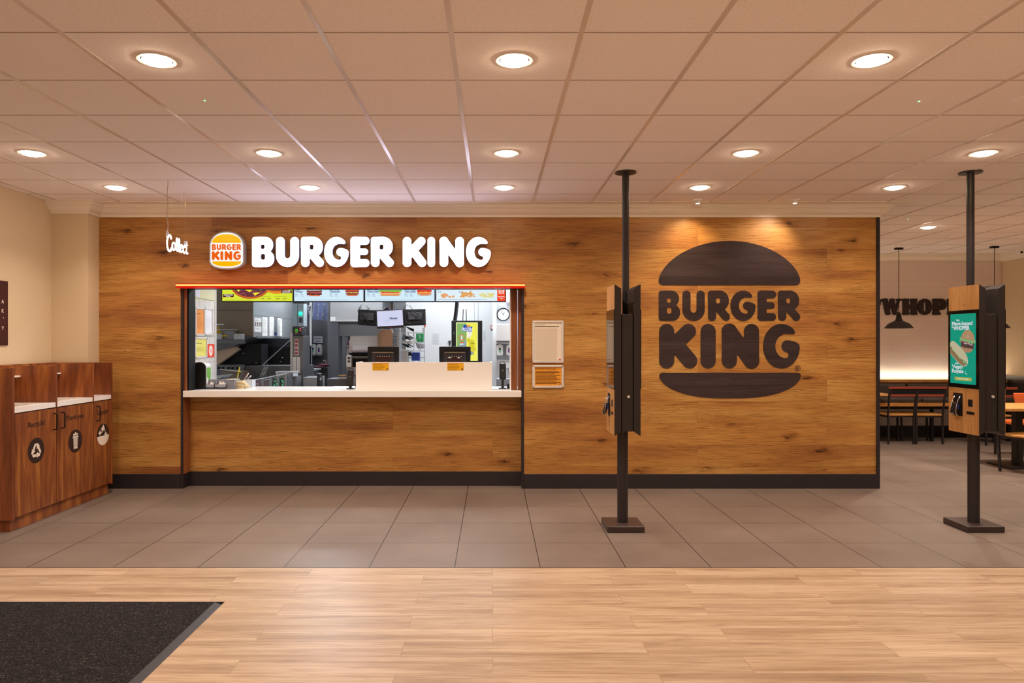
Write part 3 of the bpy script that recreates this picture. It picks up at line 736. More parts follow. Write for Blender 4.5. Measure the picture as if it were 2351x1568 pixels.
# ================================================================ BIN CABINETS (left)
XBF = -3.87
mp = facingPX(XBF)
def bin_unit(name, label, y0, y1, last, first, handle_y, word_, wy, icon, icy, door_gap):
    t = thing(name, label, 'bin cabinet', ((XL+XBF)/2, (y0+y1)/2, 0), 'recycling station cabinets')
    xb_ = XL+.012
    MB().box(xb_, -3.905, y0+.02 if first else y0, y1-(.02 if last else 0), 0, .098).build('plinth', 'walnut_x', t)
    MB().box(xb_, -3.892, y0+.002, y1-.002, .098, .955).build('carcass', 'walnut_x', t)
    MB().box(xb_, xb_+.025, y0, y1, .955, 1.326).build('back_panel', 'walnut', t, bevel=.001)
    if first: MB().box(xb_, XBF, y0-.001, y0+.028, .095, 1.326).build('end_panel', 'walnut_x', t, bevel=.0012)
    if not first: MB().box(xb_, XBF+.0, y0-.012, y0+.013, .955, 1.326).build('divider_panel', 'walnut_x', t, bevel=.0012)
    if last: MB().box(xb_, XBF, y1-.028, y1, .095, 1.326).build('end_panel', 'walnut_x', t, bevel=.0012)
    ya = y0+(.028 if first else .013); yb = y1-(.028 if last else .013)
    # white top with a chute opening
    ca, cb = ya+.09, yb-.09; xa_, xc_ = xb_+.12, XBF-.09
    tp = MB().box(xb_+.025, XBF, ya, ca, .96, 1.0).box(xb_+.025, XBF, cb, yb, .96, 1.0).box(xb_+.025, xa_, ca, cb, .96, 1.0).box(xc_, XBF, ca, cb, .96, 1.0).build('worktop', 'counter', t)
    MB().box(xa_, xc_, ca, cb, .957, .975).build('chute_flap', mat('beige_flap', '#cdb898', .4), t)
    MB().box(xb_+.025, -4.175, ya, yb, 1.225, 1.24).build('shelf', 'counter', t, bevel=.002)
    d = MB().box(-3.891, XBF, y0+(.031 if first else door_gap), y1-(.031 if last else door_gap), .11, .948).build('door', 'walnut', t, bevel=.0012)
    h = MB(); hz0, hz1 = (.765, .905); h.tube([(XBF, handle_y, hz0), (XBF+.028, handle_y, hz0), (XBF+.034, handle_y, hz0+.008), (XBF+.034, handle_y, hz1-.008), (XBF+.028, handle_y, hz1), (XBF, handle_y, hz1)], .0055, 8)
    h.build('handle', 'blackm', d, smooth=True)
    m = MB(); text(m, word_, .062, mp, wy[0], .822, .0012, .018, width=wy[1]-wy[0]); m.build('lettering', mat('dark_decal', '#2a1512', .5), d)
    MB().ell(icy, .617, .107, .107, mp, .0011, 48).build('round_symbol', mat('dark_decal_disc', '#26130f', .5), d)
    wm = MB(); icon(wm, icy, .617); wm.build('white_pictogram', mat('white_decal', '#e9dccb', .6), d)
    return t
def ic_recycle(m, u, v):
    for k in range(3):
        a = 2*PI*k/3; ca, sa = math.cos(a), math.sin(a)
        def R(p): return [(u+(x*ca-y*sa), v-.004+(x*sa+y*ca)) for x, y in p]
        m.flat(R([(-.045, .022), (-.021, .062), (.001, .062), (-.002, .054), (-.022, .010)]), mp, .0018)
        m.flat(R([(.004, .062), (.024, .062), (.036, .040), (.046, .046), (.034, .012), (-.002, .020), (.010, .026), (.0, .048)]), mp, .0018)
def ic_bin(m, u, v):
    m.flat([(u-.034, v+.052), (u+.034, v+.052), (u+.029, v-.07), (u-.029, v-.07)], mp, .0018)
    m.flat([(u-.038, v+.056), (u+.038, v+.056), (u+.036, v+.070), (u-.036, v+.070)], mp, .0018)
    m.flat([(u-.012, v+.072), (u+.012, v+.072), (u+.008, v+.082), (u-.008, v+.082)], mp, .0018)
    for s in (-1, 1): m.flat([(u+s*.036, v+.03), (u+s*.043, v+.03), (u+s*.043, v+.046), (u+s*.036, v+.046)], mp, .0018)
def ic_liquid(m, u, v):
    n = 26; m.flat([(u+.104*math.cos(PI+PI*k/n), v-.012+.094*math.sin(PI+PI*k/n)) for k in range(n+1)], mp, .0018)
    m.flat([(u-.085, v+.02), (u-.060, v-.0+.012-.012), (u+.03, v+.052), (u+.008, v+.098)], mp, .0018)
    m.flat([(u+.008, v+.098), (u+.03, v+.05), (u+.05, v-.012), (u+.042, v-.012), (u+.022, v+.055)], mp, .0021)
    for k in range(6):
        a = PI*(.1+.16*k); m.flat([(u+.045-.012, v-.014), (u+.045+.012, v-.014), (u+.045+.042*math.cos(a), v-.012+.035*math.sin(a))], mp, .0023+k*.00015)
u1 = bin_unit('recycling_cabinet', 'nearest walnut bin cabinet with recycling arrows on its door', 5.65, 6.222, False, True, 6.178, 'Recycle!', (5.842, 6.062), ic_recycle, 5.945, .004)
u2 = bin_unit('waste_cabinet', 'middle walnut bin cabinet with a trash can symbol on its door', 6.222, 6.797, False, False, 6.29, 'Thank you', (6.355, 6.64), ic_bin, 6.505, .004)
u3 = bin_unit('liquids_cabinet', 'farthest walnut bin cabinet with a pouring cup symbol, next to the oak wall', 6.797, 7.14, True, False, 6.855, 'Liquids', (6.868, 7.055), ic_liquid, 6.965, .004)
for d in [c for c in u2.children if c.name.startswith('door')]:
    m = MB()
    for k in range(-2, 3): m.rect(6.505+k*.0115-.0014, 6.505+k*.0115+.0014, .617-.058, .617+.04, mp, .0024)
    m.rect(6.505-.03, 6.505+.03, .617+.048, .617+.051, mp, .0024); m.build('pictogram_ribs', mat('dark_decal_lines', '#26130f', .5), d)
for d in [c for c in u3.children if c.name.startswith('door')]:
    MB().rect(6.965-.05, 6.965-.022, .617+.028, .617+.055, mp, .0024).build('cup_mark', mat('brown_decal', '#6b4a3a', .5), d)
# poster on the left wall
mL = facingPX(XL)
t = thing('menu_poster', 'dark maroon poster on the left wall, cut by the picture edge', 'poster', (XL, 6.12, 1.8))
yA = 4.5*F/(VX-15.5)
z1_, z0_ = HC-(646-VY)*yA/F, HC-(793-VY)*yA/F
MB().box(XL, XL+.012, yA-.75, yA, z0_, z1_).build('panel', mat('maroon_print', '#3c1619', .45), t, bevel=.001)
m = MB(); mL2 = facingPX(XL+.012)
for vz, tx in ((.185, 'A'), (.27, 'K'), (.33, '-'), (.43, 'Y')): text(m, tx, .045, mL2, yA-.055, z1_-vz-.02, .001, .03, 'RIGHT')
m.build('lettering', mat('cream_print', '#ead2c6', .6), t)

# ================================================================ FLOOR MAT
xr, yf = -1.585, 4.15
t = thing('entrance_mat', 'large charcoal ribbed entrance mat with a dark rubber edge on the plank floor', 'floor mat', (-3.0, 3.2, 0))
MB().box(-4.4, xr-.045, 1.2, yf-.035, .0, .0125).build('carpet_field', 'carpet', t)
e = MB(); e.prism([(0, 0), (.06, 0), (.012, .010), (0, .012)], lambda u, v, d: Vector((xr-.045+u*.75, d, v)), 1.2, yf-.035)
e.prism([(0, 0), (.05, 0), (.012, .010), (0, .012)], lambda u, v, d: Vector((d, yf-.035+u*.7, v)), -4.4, xr)
e.build('rubber_border', 'rubber', t)

# ================================================================ ORDER KIOSKS
def kiosk(cx, label, group, bright):
    cy = 5.765; t = thing('order_kiosk', label, 'order kiosk', (cx, cy, 0), group)
    y0, y1 = 5.58, 5.95; zt, zb = 1.997, .787
    MB().box(cx-.152, cx+.152, 5.645, 5.955, 0, .050).build('base_plate', 'base', t, bevel=.007)
    MB().cyl((cx, 5.795, .05), .044, 1.0, 32).build('lower_pole', 'pole', t, smooth=True)
    MB().cyl((cx+.045, 5.90, .9), .0295, ZC-.9-.008, 28).build('upper_pole', 'pole', t, smooth=True)
    MB().lathe([(.088, -.012), (.09, -.008), (.088, 0)], (cx+.045, 5.90, ZC)).build('ceiling_plate', 'pole', t, smooth=True)
    MB().box(cx-.044, cx+.044, 5.585, 5.90, .823, 1.758).build('spine_cover', 'kiosk', t, bevel=.003)
    MB().cyl((cx+.008, 5.585, 1.10), .011, -.008, 16, 'y').build('lock', 'alu', t, smooth=True)
    k = MB()
    for dx in (-.03, .025):
        for z in (1.764, .818): k.ball((cx+dx, 5.60, z), .003)
    k.build('screws', 'chrome', t)
    for s in (-1, 1):
        xo, xi = cx+s*.104, cx+s*.05
        prof_ = [(xo, zt), (xi, zt-.035), (xi, zb+.035), (xo, zb)]
        h = MB()
        # upper and lower shell with a seam between
        sm = 1.160
        h.prism([(xo, zt), (xi, zt-.035), (xi, sm+.001), (xo, sm+.001)], lambda u, v, d: Vector((u, d, v)), y0, y1)
        h.prism([(xo, sm-.001), (xi, sm-.001), (xi, zb+.035), (xo, zb)], lambda u, v, d: Vector((u, d, v)), y0, y1)
        hd = h.build('head_shell', 'kiosk', t, bevel=.0015)
        if s < 0: mk = facingNX(xo); U = lambda Y: -Y
        else: mk = facingPX(xo); U = lambda Y: Y
        def rc(mb, ya, yb_, za, zb_, d0, d1):
            a, b = sorted((U(ya), U(yb_))); return mb.prism([(a, za), (b, za), (b, zb_), (a, zb_)], mk, d0, d1)
        rc(MB(), y0+.001, y1-.001, 1.797, zt-.001, 0, .002).build('upper_wood_panel', 'kioskwood', t)
        rc(MB(), y0+.001, y1-.001, zb+.001, 1.158, 0, .002).build('lower_wood_panel', 'kioskwood', t)
        bz_ = rc(MB(), y0, y1, 1.160, 1.795, 0, .005).build('screen_bezel', mat('gloss_black_bezel', '#0b0b0d', .12), t)
        k = MB(); k.ell(U(5.755), 1.838, .0045, .0045, mk, .0026); k.build('camera_hole', 'blackm', t)
        # recess with card reader, scanner window, receipt slot
        rc(MB(), 5.772, 5.888, .924, 1.112, .002, .0026).build('reader_recess', 'blackm', t)
        rc(MB(), 5.652, 5.708, 1.012, 1.07, .002, .0034).build('scanner_window', 'blackm', t, bevel=.001)
        rc(MB(), 5.632, 5.722, .948, .972, .002, .0034).build('receipt_slot', 'blackm', t)
        rd = MB(); X0 = xo+s*.002
        rd.obox((X0+s*.03, 5.83, .985), (s*.012, 0, .002), (0, .03, 0), (s*-.012, 0, .045))
        r_ = rd.build('card_reader', 'blackm', t, bevel=.005)
        MB().obox((X0+s*.043, 5.83, .966), (s*.003, 0, .0), (0, .024, 0), (s*-.008, 0, .024)).build('reader_keypad', mat('reader_grey', '#9ea0a4', .4), r_, bevel=.002)
        fr = MB()
        for yy in (5.797, 5.863): fr.tube([(X0+s*.004, yy, 1.085), (X0+s*.02, yy, 1.06), (X0+s*.036, yy, 1.0), (X0+s*.04, yy, .95), (X0+s*.028, yy, .93)], .0032, 8)
        fr.tube([(X0+s*.03, 5.797, 1.03), (X0+s*.03, 5.863, 1.03)], .0025, 8).tube([(X0+s*.028, 5.797, .93), (X0+s*.028, 5.863, .93)], .005, 8)
        fr.build('reader_cradle', 'chrome', r_, smooth=True)
        kk = MB()
        for iy in range(3):
            for iz in range(3): kk.obox((X0+s*(.0475-.0028*iz), 5.816+.014*iy, .953+.012*iz), (s*.001, 0, 0), (0, .004, 0), (0, 0, .0035))
        kk.build('reader_keys', mat('yellow_keys', '#c9b43a', .5), r_)
        MB().obox((X0+s*.02, 5.80, 1.0), (s*.004, 0, 0), (0, .006, 0), (0, 0, .02)).build('payment_sticker', mat('blue_sticker', '#24449c', .5), r_)
        # advert on the screen
        a0, b0 = sorted((U(y0+.028), U(y1-.028))); c0_, d0_ = 1.192, 1.768
        dsp = MB().rect(a0, b0, c0_, d0_, mk, .0056).build('display', E('#0fa083', .8) if (bright or s > 0) else mat('dim_glass', '#241a18', .06), t)
        if bright or s > 0: kiosk_ad(dsp, mk, a0, b0, c0_, d0_, .0058)
    return t
def kiosk_ad(p, mk, a, b, c, d, o):
    W, H = b-a, d-c
    def u(x): return a+W*x
    def v(y): return c+H*y
    ink = E('#dfe6ea', .75)
    m = MB(); text(m, 'New', .022, mk, u(.24), v(.898), o+.0006, .04)
    text(m, 'Plant-based', .042, mk, u(.07), v(.838), o+.0006, .035, width=W*.8, sp=.92)
    text(m, 'WHOPPER', .045, mk, u(.12), v(.772), o+.0006, .05, width=W*.65, sp=.92); m.ell(u(.085), v(.812), .008, .006, mk, o+.0006)
    text(m, 'New', .022, mk, u(.2), v(.278), o+.0006, .04)
    text(m, 'Vegan', .042, mk, u(.07), v(.218), o+.0006, .035, width=W*.42, sp=.92); text(m, 'Royale', .042, mk, u(.07), v(.155), o+.0006, .035, width=W*.46, sp=.92)
    m.ell(u(.63), v(.145), .013, .004, mk, o+.0006, rot=-.4); m.ell(u(.6), v(.175), .004, .006, mk, o+.0006)
    m.build('lettering', ink, p)
    # round burger
    cx, cy, R_ = u(.69), v(.615), .082
    def T(q, ang=-.15, sc=1): 
        ca, sa = math.cos(ang), math.sin(ang); return [(cx+(x*ca-y*sa)*R_*sc, cy+(x*sa+y*ca)*R_*sc) for x, y in q]
    rnd = random.Random(3)
    def wob(x0, x1, y, h, n=14, am=.08): return [(x0+(x1-x0)*i/n, y+h/2+rnd.uniform(-am, am)) for i in range(n+1)]+[(x1-(x1-x0)*i/n, y-h/2+rnd.uniform(-am, am)) for i in range(n+1)]
    MB().flat(T([(1.0*math.cos(t), -.35+.85*math.sin(t)) for t in [PI+PI*k/16 for k in range(17)]]), mk, o+.0003).build('bun_base', E('#b98d6a', .75), p)
    MB().flat(T(wob(-.95, .95, -.42, .62)), mk, o+.0006).build('patty', E('#5d4640', .7), p)
    MB().flat(T(wob(-1.05, .2, -.22, .16)), mk, o+.0009).build('tomato', E('#a8505a', .75), p)
    MB().flat(T(wob(-.5, .75, -.3, .08)), mk, o+.0011).build('onion', E('#d9c5c6', .75), p)
    MB().flat(T(wob(-1.15, 1.12, .05, .4, 18, .12)), mk, o+.0013).build('lettuce', E('#8fbb7d', .75), p)
    MB().flat(T([(.98*math.cos(t), .12+.95*math.sin(t)) for t in [PI*k/18 for k in range(19)]]), mk, o+.0016).build('bun_crown', E('#b9906c', .8), p)
    m = MB()
    for i in range(36):
        t_, r_ = rnd.uniform(.2, PI-.2), rnd.uniform(.15, .88); q = T([(r_*math.cos(t_), .16+.9*r_*math.sin(t_))])[0]; m.ell(q[0], q[1], .0028, .0018, mk, o+.0019, 8, rnd.uniform(0, 3))
    m.build('sesame_seeds', E('#d8bf9c', .8), p)
    # long roll
    cx2, cy2 = u(.33), v(.44)
    def T2(q):
        ca, sa = math.cos(-.62), math.sin(-.62); out = []
        for x, y in q:
            X, Y = cx2+(x*ca-y*sa)*.108, cy2+(x*sa+y*ca)*.108; out.append((max(X, a+.0005), Y))
        return out
    def sup(x0, y0, A, B, n=30): return [(x0+A*abs(math.cos(t))**.7*(1 if math.cos(t) >= 0 else -1), y0+B*abs(math.sin(t))**.8*(1 if math.sin(t) >= 0 else -1)) for t in [2*PI*k/n for k in range(n)]]
    MB().flat(T2(sup(.05, -.1, 1.28, .52)), mk, o+.0022).build('roll_base', E('#d9d0b8', .75), p)
    MB().flat(T2(sup(.02, -.16, 1.22, .42)), mk, o+.0025).build('roll_filling', E('#9a7a55', .75), p)
    MB().flat(T2(wob(-1.15, 1.2, -.1, .22, 20, .06)), mk, o+.0028).build('roll_lettuce', E('#93c48a', .75), p)
    m = MB()
    for i in range(12): x = -1+2.1*i/11+rnd.uniform(-.06, .06); m.flat(T2([(x, -.12), (x+.12, -.1), (x+.14, -.17), (x+.02, -.19)]), mk, o+.003)
    m.build('roll_shadows', E('#26382a', .6), p)
    MB().flat(T2(sup(-.03, .17, 1.16, .34)), mk, o+.0032).build('roll_top', E('#c9bf9c', .8), p)
    MB().rect(u(.18), u(.84), v(.045), v(.095), mk, o+.0006).build('button', E('#b4b455', .8), p)
    m = MB(); text(m, 'TOUCH TO ORDER', .018, mk, u(.51), v(.06), o+.001, .03, 'CENTER', width=W*.46); m.build('button_lettering', E('#e6e8d0', .8), p)
kiosk(1.074, 'left order kiosk on a ceiling-high pole, seen nearly edge-on in front of the oak wall', 'order kiosks on poles', False)
kiosk(3.975, 'right order kiosk showing a green burger advert on its portrait screen', 'order kiosks on poles', True)
# ================================================================ DINING AREA (right, behind)
# bench against the back wall
t = thing('bench_seat', 'long dark upholstered bench with wood edging along the back dining wall', 'bench', (6.2, YF-.4, 0))
x0, x1 = 4.15, XR-.05
bt = pzZ(877, 11.1); bs = pzZ(912, 10.9)
MB().box(x0, x1, YF-.16, YF-.02, .5, bt-.01).build('back_frame', 'chairwood', t)
MB().box(x0, x1, YF-.21, YF-.01, bt-.012, bt+.03).build('back_cap', 'chairwood', t, bevel=.003)
n = 5
for i in range(n):
    a = x0+(x1-x0)*i/n+.012; b = x0+(x1-x0)*(i+1)/n-.012
    MB().box(a, b, YF-.26, YF-.16, .66, bt-.03).build('back_cushion', 'leather', t, bevel=.03)
    MB().box(a, b, YF-.66, YF-.16, .60, .67).build('seat_cushion', 'leather', t, bevel=.025)
MB().box(x0, x1, YF-.68, YF-.16, .545, .60).build('seat_edge', 'chairwood', t, bevel=.003)
MB().box(x0, x1, YF-.64, YF-.16, .50, .545).build('seat_frame', 'blackm', t)
for i in range(4):
    x = x0+.25+i*(x1-x0-.5)/3; MB().box(x-.02, x+.02, YF-.6, YF-.56, 0, .50).build('leg', 'blackm', t)
# glow along the wall above the bench
L = bpy.data.lights.new('bench_strip', 'AREA'); L.shape = 'RECTANGLE'; L.size = XR-4.3; L.size_y = .03; L.energy = 9; L.color = (1, .86, .64)
o = bpy.data.objects.new('bench_strip', L); C.objects.link(o); o.location = ((4.2+XR)/2, YF-.05, bt+.05); o.rotation_euler = (math.radians(180-8), 0, 0)
t = thing('light_strip', 'warm light strip hidden on the cap of the long bench', 'light strip', ((4.2+XR)/2, YF-.03, bt+.032))
MB().box(4.2, XR-.05, YF-.05, YF-.015, bt+.031, bt+.042).build('diffuser', emis('strip_diffuser', '#ffe3b0', 1.6), t)
# dark lettering on the back wall
mF = facingY(YF)
t = thing('wall_lettering', 'heavy dark slab-serif lettering on the off-white brick wall', 'wall lettering', (7.2, YF, pzZ(705, YF)))
def Wx(x): return pxX(x, YF)
def Wz(y): return pzZ(y, YF)
H = Wz(686)-Wz(723)
def slab(ch, w):
    s = .3
    f = f_box; r = .07
    if ch == 'W':
        st = [f_poly([(.19, .9), (.33, .12)], .13), f_poly([(.33, .1), (.49, .82)], .06), f_poly([(.56, .9), (.72, .12)], .12), f_poly([(.74, .1), (.92, .92)], .06), f(.06, .86, .34, 1, r), f(.45, .86, .7, 1, r), f(.78, .86, 1.08, 1, r), f(.22, 0, .46, .16, r), f(.61, 0, .86, .16, r),
              f_poly([(-.16, .72), (-.1, .84), (.02, .93), (.15, .93)], .065), f_cap((-.17, .66), (-.17, .66), .10)]
        return st, [], 1.1
    if ch == 'H': return [f(.04, 0, .42, 1, r), f(.58, 0, .96, 1, r), f(.1, .36, .9, .64, .02), f(0, 0, .46, .16, r), f(.54, 0, 1.0, .16, r), f(0, .84, .46, 1, r), f(.54, .84, 1.0, 1, r)], [], 1.0
    if ch == 'O': return [f(0, 0, .96, 1, .46)], [f(.39, .2, .57, .8, .09)], .96
    if ch == 'P': return [f(.04, 0, .42, 1, r), f(0, 0, .52, .16, r), f(0, .84, .5, 1, r), f(.1, .3, .9, 1, .33)], [f(.42, .54, .53, .8, .05)], .9
    if ch == 'E': return [f(.07, 0, .39, 1, r), f(0, 0, .8, .2, r), f(0, .8, .8, 1, r), f(.1, .4, .7, .62, .05), f(.62, .0, .8, .34, r), f(.62, .66, .8, 1, r)], [], .8
    if ch == 'R': return [f(.07, 0, .39, 1, r), f(0, 0, .46, .14, r), f(0, .86, .5, 1, r), f(.1, .42, .84, 1, .28), f_poly([(.5, .45), (.68, .12)], .14), f(.56, 0, .92, .16, r)], [f(.38, .58, .52, .82, .06)], .9
for ch, a, b in (('W', 2023, 2069), ('H', 2070, 2104.5), ('O', 2105.5, 2137.5), ('P', 2139, 2171.5), ('P', 2173, 2205), ('E', 2207, 2232), ('R', 2234, 2265)):
    ad, su, w0 = slab(ch, 1); L_ = [[(x*H, y*H) for x, y in lp] for lp in contours(ad, su, w0, 1, pad=.35)]
    vf = fill(L_, .03); k = (Wx(b)-Wx(a))/(w0*H); vf = ([(x*k, y, z) for x, y, z in vf[0]], vf[1])
    MB_ = put(MB(), vf, mF, Wx(a), Wz(723), .001)
    MB_.build('letter', mat('dark_letter_'+ch.lower(), '#22141a', .5), t)
# pendants
def pendant():
    t = thing('pendant_lamp', 'x', 'pendant lamp', (0, 0, 0), 'black pendant lamps over the tables')
    D = -1.095
    MB().box(-.055, .055, -.03, .03, -.028, 0).build('ceiling_canopy', 'blackm', t, bevel=.004)
    MB().cyl((0, 0, D+.05), .0045, -D-.05, 8).build('cord', 'blackm', t)
    MB().lathe([(.012, D+.12), (.022, D+.10), (.034, D+.09), (.036, D+.07), (.030, D+.065), (.038, D+.05), (.038, D+.02), (.05, D), (.052, D-.03)], (0, 0, 0)).build('socket', 'black', t, smooth=True)
    s = MB(); pr = [(.05, -.02), (.07, -.03), (.11, -.05), (.15, -.075), (.178, -.11), (.2, -.14)]
    pr2 = [(.196, -.141), (.172, -.113), (.145, -.08), (.105, -.056), (.065, -.038), (.045, -.03)]
    s.lathe([(r, D+z+.01) for r, z in pr+pr2], (0, 0, 0), 36).build('shade', 'black', t, smooth=True)
    MB().ball((0, 0, D-.06), .028).build('bulb', mat('unlit_bulb', '#cfc4b0', .3), t, smooth=True)
    return t
pl = pendant(); Yp = 10.67
tag(pl, 'black metal pendant lamp hanging in front of the slab lettering on the back wall'); pl.location = (pxX(2063.5, Yp), Yp, ZC)
p2 = copy_tree(pl, (pxX(2283, 10.5), 10.5, ZC)); tag(p2, 'black metal pendant lamp mostly hidden behind the right order kiosk')
# chair prototype, seen from behind when facing +Y
def chair():
    t = thing('dining_chair', 'x', 'chair', (0, 0, 0), 'black framed dining chairs')
    w = .2
    MB().box(-w-.005, w+.005, .02, .41, .425, .45).build('seat', 'chairwood', t, bevel=.006)
    MB().box(-w+.01, w-.01, .03, .40, .40, .425).build('seat_frame', 'black', t)
    for s in (-1, 1):
        MB().obox((s*(w-.005), .012, .215), (.012, 0, 0), (0, .012, 0), (0, .0, .215)).build('leg', 'black', t)
        MB().obox((s*(w-.005), .405, .21), (.012, 0, 0), (0, .012, 0), (0, .01, .21)).build('leg', 'black', t)
        MB().obox((s*(w+.003), -.012, .645), (.011, 0, 0), (0, .010, 0), (s*.004, -.028, .215)).build('back_post', 'black', t)
    MB().obox((0, -.045, .85), (w+.02, 0, 0), (0, .012, 0), (0, -.002, .018)).build('top_rail', 'redwood', t, bevel=.003)
    MB().obox((0, -.034, .79), (w, 0, 0), (0, .006, 0), (0, -.004, .045)).build('back_panel', 'blackm', t)
    MB().obox((0, -.026, .735), (w-.01, 0, 0), (0, .01, 0), (0, -.002, .018)).build('lower_rail', 'redwood', t, bevel=.003)
    return t
ch = chair(); Yc = 10.5
def setc(o, x, y, rz, lab): o.location = (x, y, 0); o.rotation_euler = (0, 0, rz); o['label'] = lab; return o
setc(ch, pxX(2070, Yc), Yc, .04, 'black framed chair with reddish rails, next to the end of the oak wall')
setc(copy_tree(ch, (0, 0, 0)), pxX(2135, Yc), Yc, -.02, 'black framed chair with reddish rails, between its twin and the right order kiosk')
def table(name, lab, cx, cy, hx, hy, h=.75, group='square dining tables'):
    t = thing(name, lab, 'table', (cx, cy, 0), group)
    MB().box(cx-hx, cx+hx, cy-hy, cy+hy, h-.035, h).build('tabletop', 'tabletop', t, bevel=.004)
    MB().box(cx-.04, cx+.04, cy-.04, cy+.04, .02, h-.035).build('pedestal', 'black', t)
    MB().box(cx-.22, cx+.22, cy-.22, cy+.22, .0, .02).build('base_plate', 'black', t, bevel=.004)
    MB().box(cx-.16, cx+.16, cy-.03, cy+.03, h-.06, h-.035).build('top_bracket', 'black', t)
    return t
xt = pxX(2041, 10.6)
table('dining_table', 'orange-lit wooden table poking out behind the end of the oak wall', xt-.36+.0, 10.86, .36, .26)
# right group
table('dining_table', 'bright orange wooden table behind the right kiosk at the picture edge', pxX(2308, 8.26)+.43, 8.65, .5, .39, group='square dining tables')
for (xx, yy, rz, lab) in ((pxX(2290, 10.4), 10.35, .0, 'black framed chair directly behind the right kiosk, partly hidden'), (pxX(2340, 9.8)+.75, 10.0, PI, 'dark chair at the picture edge behind the orange wooden table')):
    setc(copy_tree(ch, (0, 0, 0)), xx, yy, rz, lab)
Ys = 8.42
c3 = copy_tree(ch, (0, 0, 0)); setc(c3, pxX(2332, 8.5), 8.02, .35, 'nearest dark chair with a wooden seat, at the right picture edge')
# orange chair back / menu stand on the far side of the orange table
t = thing('orange_chair', 'chair with a plain orange backrest at the right picture edge', 'chair', (pxX(2352, 9.2), 9.2, 0))
X = pxX(2352, 9.2)
MB().flat([(0, 0)]*0, mF) if False else None
MB().prism([(X-.125, .70), (X+.29, .70), (X+.31, .865), (X-.155, .865)], facingY(9.2), 0, .02).build('backrest', mat('orange_leatherette', '#d0622c', .5), t, bevel=.008)
MB().box(X-.13, X+.29, 9.2, 9.6, .44, .48).build('seat', mat('orange_leatherette_seat', '#d0622c', .5), t, bevel=.01)
for dx in (-.11, .26):
    for dy in (.02, .38): MB().box(X+dx-.012, X+dx+.012, 9.2+dy-.012, 9.2+dy+.012, 0, .44).build('leg', 'black', t)
    MB().box(X+dx-.01, X+dx+.01, 9.19, 9.205, .46, .72).build('back_post', 'black', t)
# ================================================================ KITCHEN SHELL
KY0 = YW+.15; ZK = 2.72
struct('ceiling_kitchen', MB().box(XL, 1.4, YW+.12, 12.6, ZK, ZK+.05), 'wwall', 'kitchen ceiling')
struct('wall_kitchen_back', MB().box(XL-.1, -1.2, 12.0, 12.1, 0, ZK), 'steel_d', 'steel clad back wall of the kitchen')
Yd = 10.5
struct('wall_kitchen_white', MB().box(-1.30, .4, Yd, Yd+.1, 0, ZK).box(-1.30, -1.22, Yd+.1, 12.0, 0, ZK), 'wwall', 'white clad wall at the right of the kitchen')
Yg = 9.7
struct('wall_kitchen_grey', MB().box(pxX(1131, Yg), 1.4, Yg, Yg+.1, 0, ZK), 'gwall', 'grey wall with the clock')
struct('wall_kitchen_side', MB().box(1.2, 1.3, YW+.15, Yg, 0, ZK), 'wwall', 'kitchen side wall')
struct('wall_kitchen_left', MB().box(XL-.1, -4.42, KY0, 12.1, 0, ZK), 'wwall', 'kitchen left wall')
XT = -3.276
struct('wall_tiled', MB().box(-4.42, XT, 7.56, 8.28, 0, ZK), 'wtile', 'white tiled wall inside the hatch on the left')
struct('trim_13', MB().box(XT-.004, XT+.008, 8.265, 8.30, .8, ZK), 'alu', 'metal edge of the tiled wall')
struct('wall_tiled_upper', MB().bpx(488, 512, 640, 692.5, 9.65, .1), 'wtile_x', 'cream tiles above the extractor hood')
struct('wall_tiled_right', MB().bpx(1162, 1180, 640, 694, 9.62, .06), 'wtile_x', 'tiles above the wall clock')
struct('trim_14', MB().bpx(1088.5, 1089.5, 655, 900, Yd-.01, .01).bpx(1097, 1098, 655, 900, Yd-.01, .01), 'gwall', 'panel joints of the white wall')
for (x, y, e) in ((-2.2, 8.7, 28), (-.6, 8.5, 40), (-2.3, 10.9, 62), (-.3, 9.4, 36), (.5, 8.5, 14)):
    L = bpy.data.lights.new('kitchen_panel', 'AREA'); L.shape = 'RECTANGLE'; L.size = 1.1; L.size_y = .3; L.energy = e; L.color = (.9, .95, 1)
    o = bpy.data.objects.new('kitchen_panel', L); C.objects.link(o); o.location = (x, y, ZK-.02)

# ================================================================ COUNTER
t = thing('serving_counter', 'long white solid-surface counter in the serving hatch', 'counter', (pxX(809, YW), 7.7, 0))
MB().box(pxX(420.3, 7.34), pxX(1197, 7.34), 7.335, 7.62, .957, 1.022).box(XT+.01, .78, 7.6, 8.1, .957, 1.022).build('worktop', 'counter', t, bevel=.003)
MB().box(XT+.03, .76, 7.60, 8.05, 0, .957).build('base_cabinet', 'steel_m', t)
TOP = 1.0225
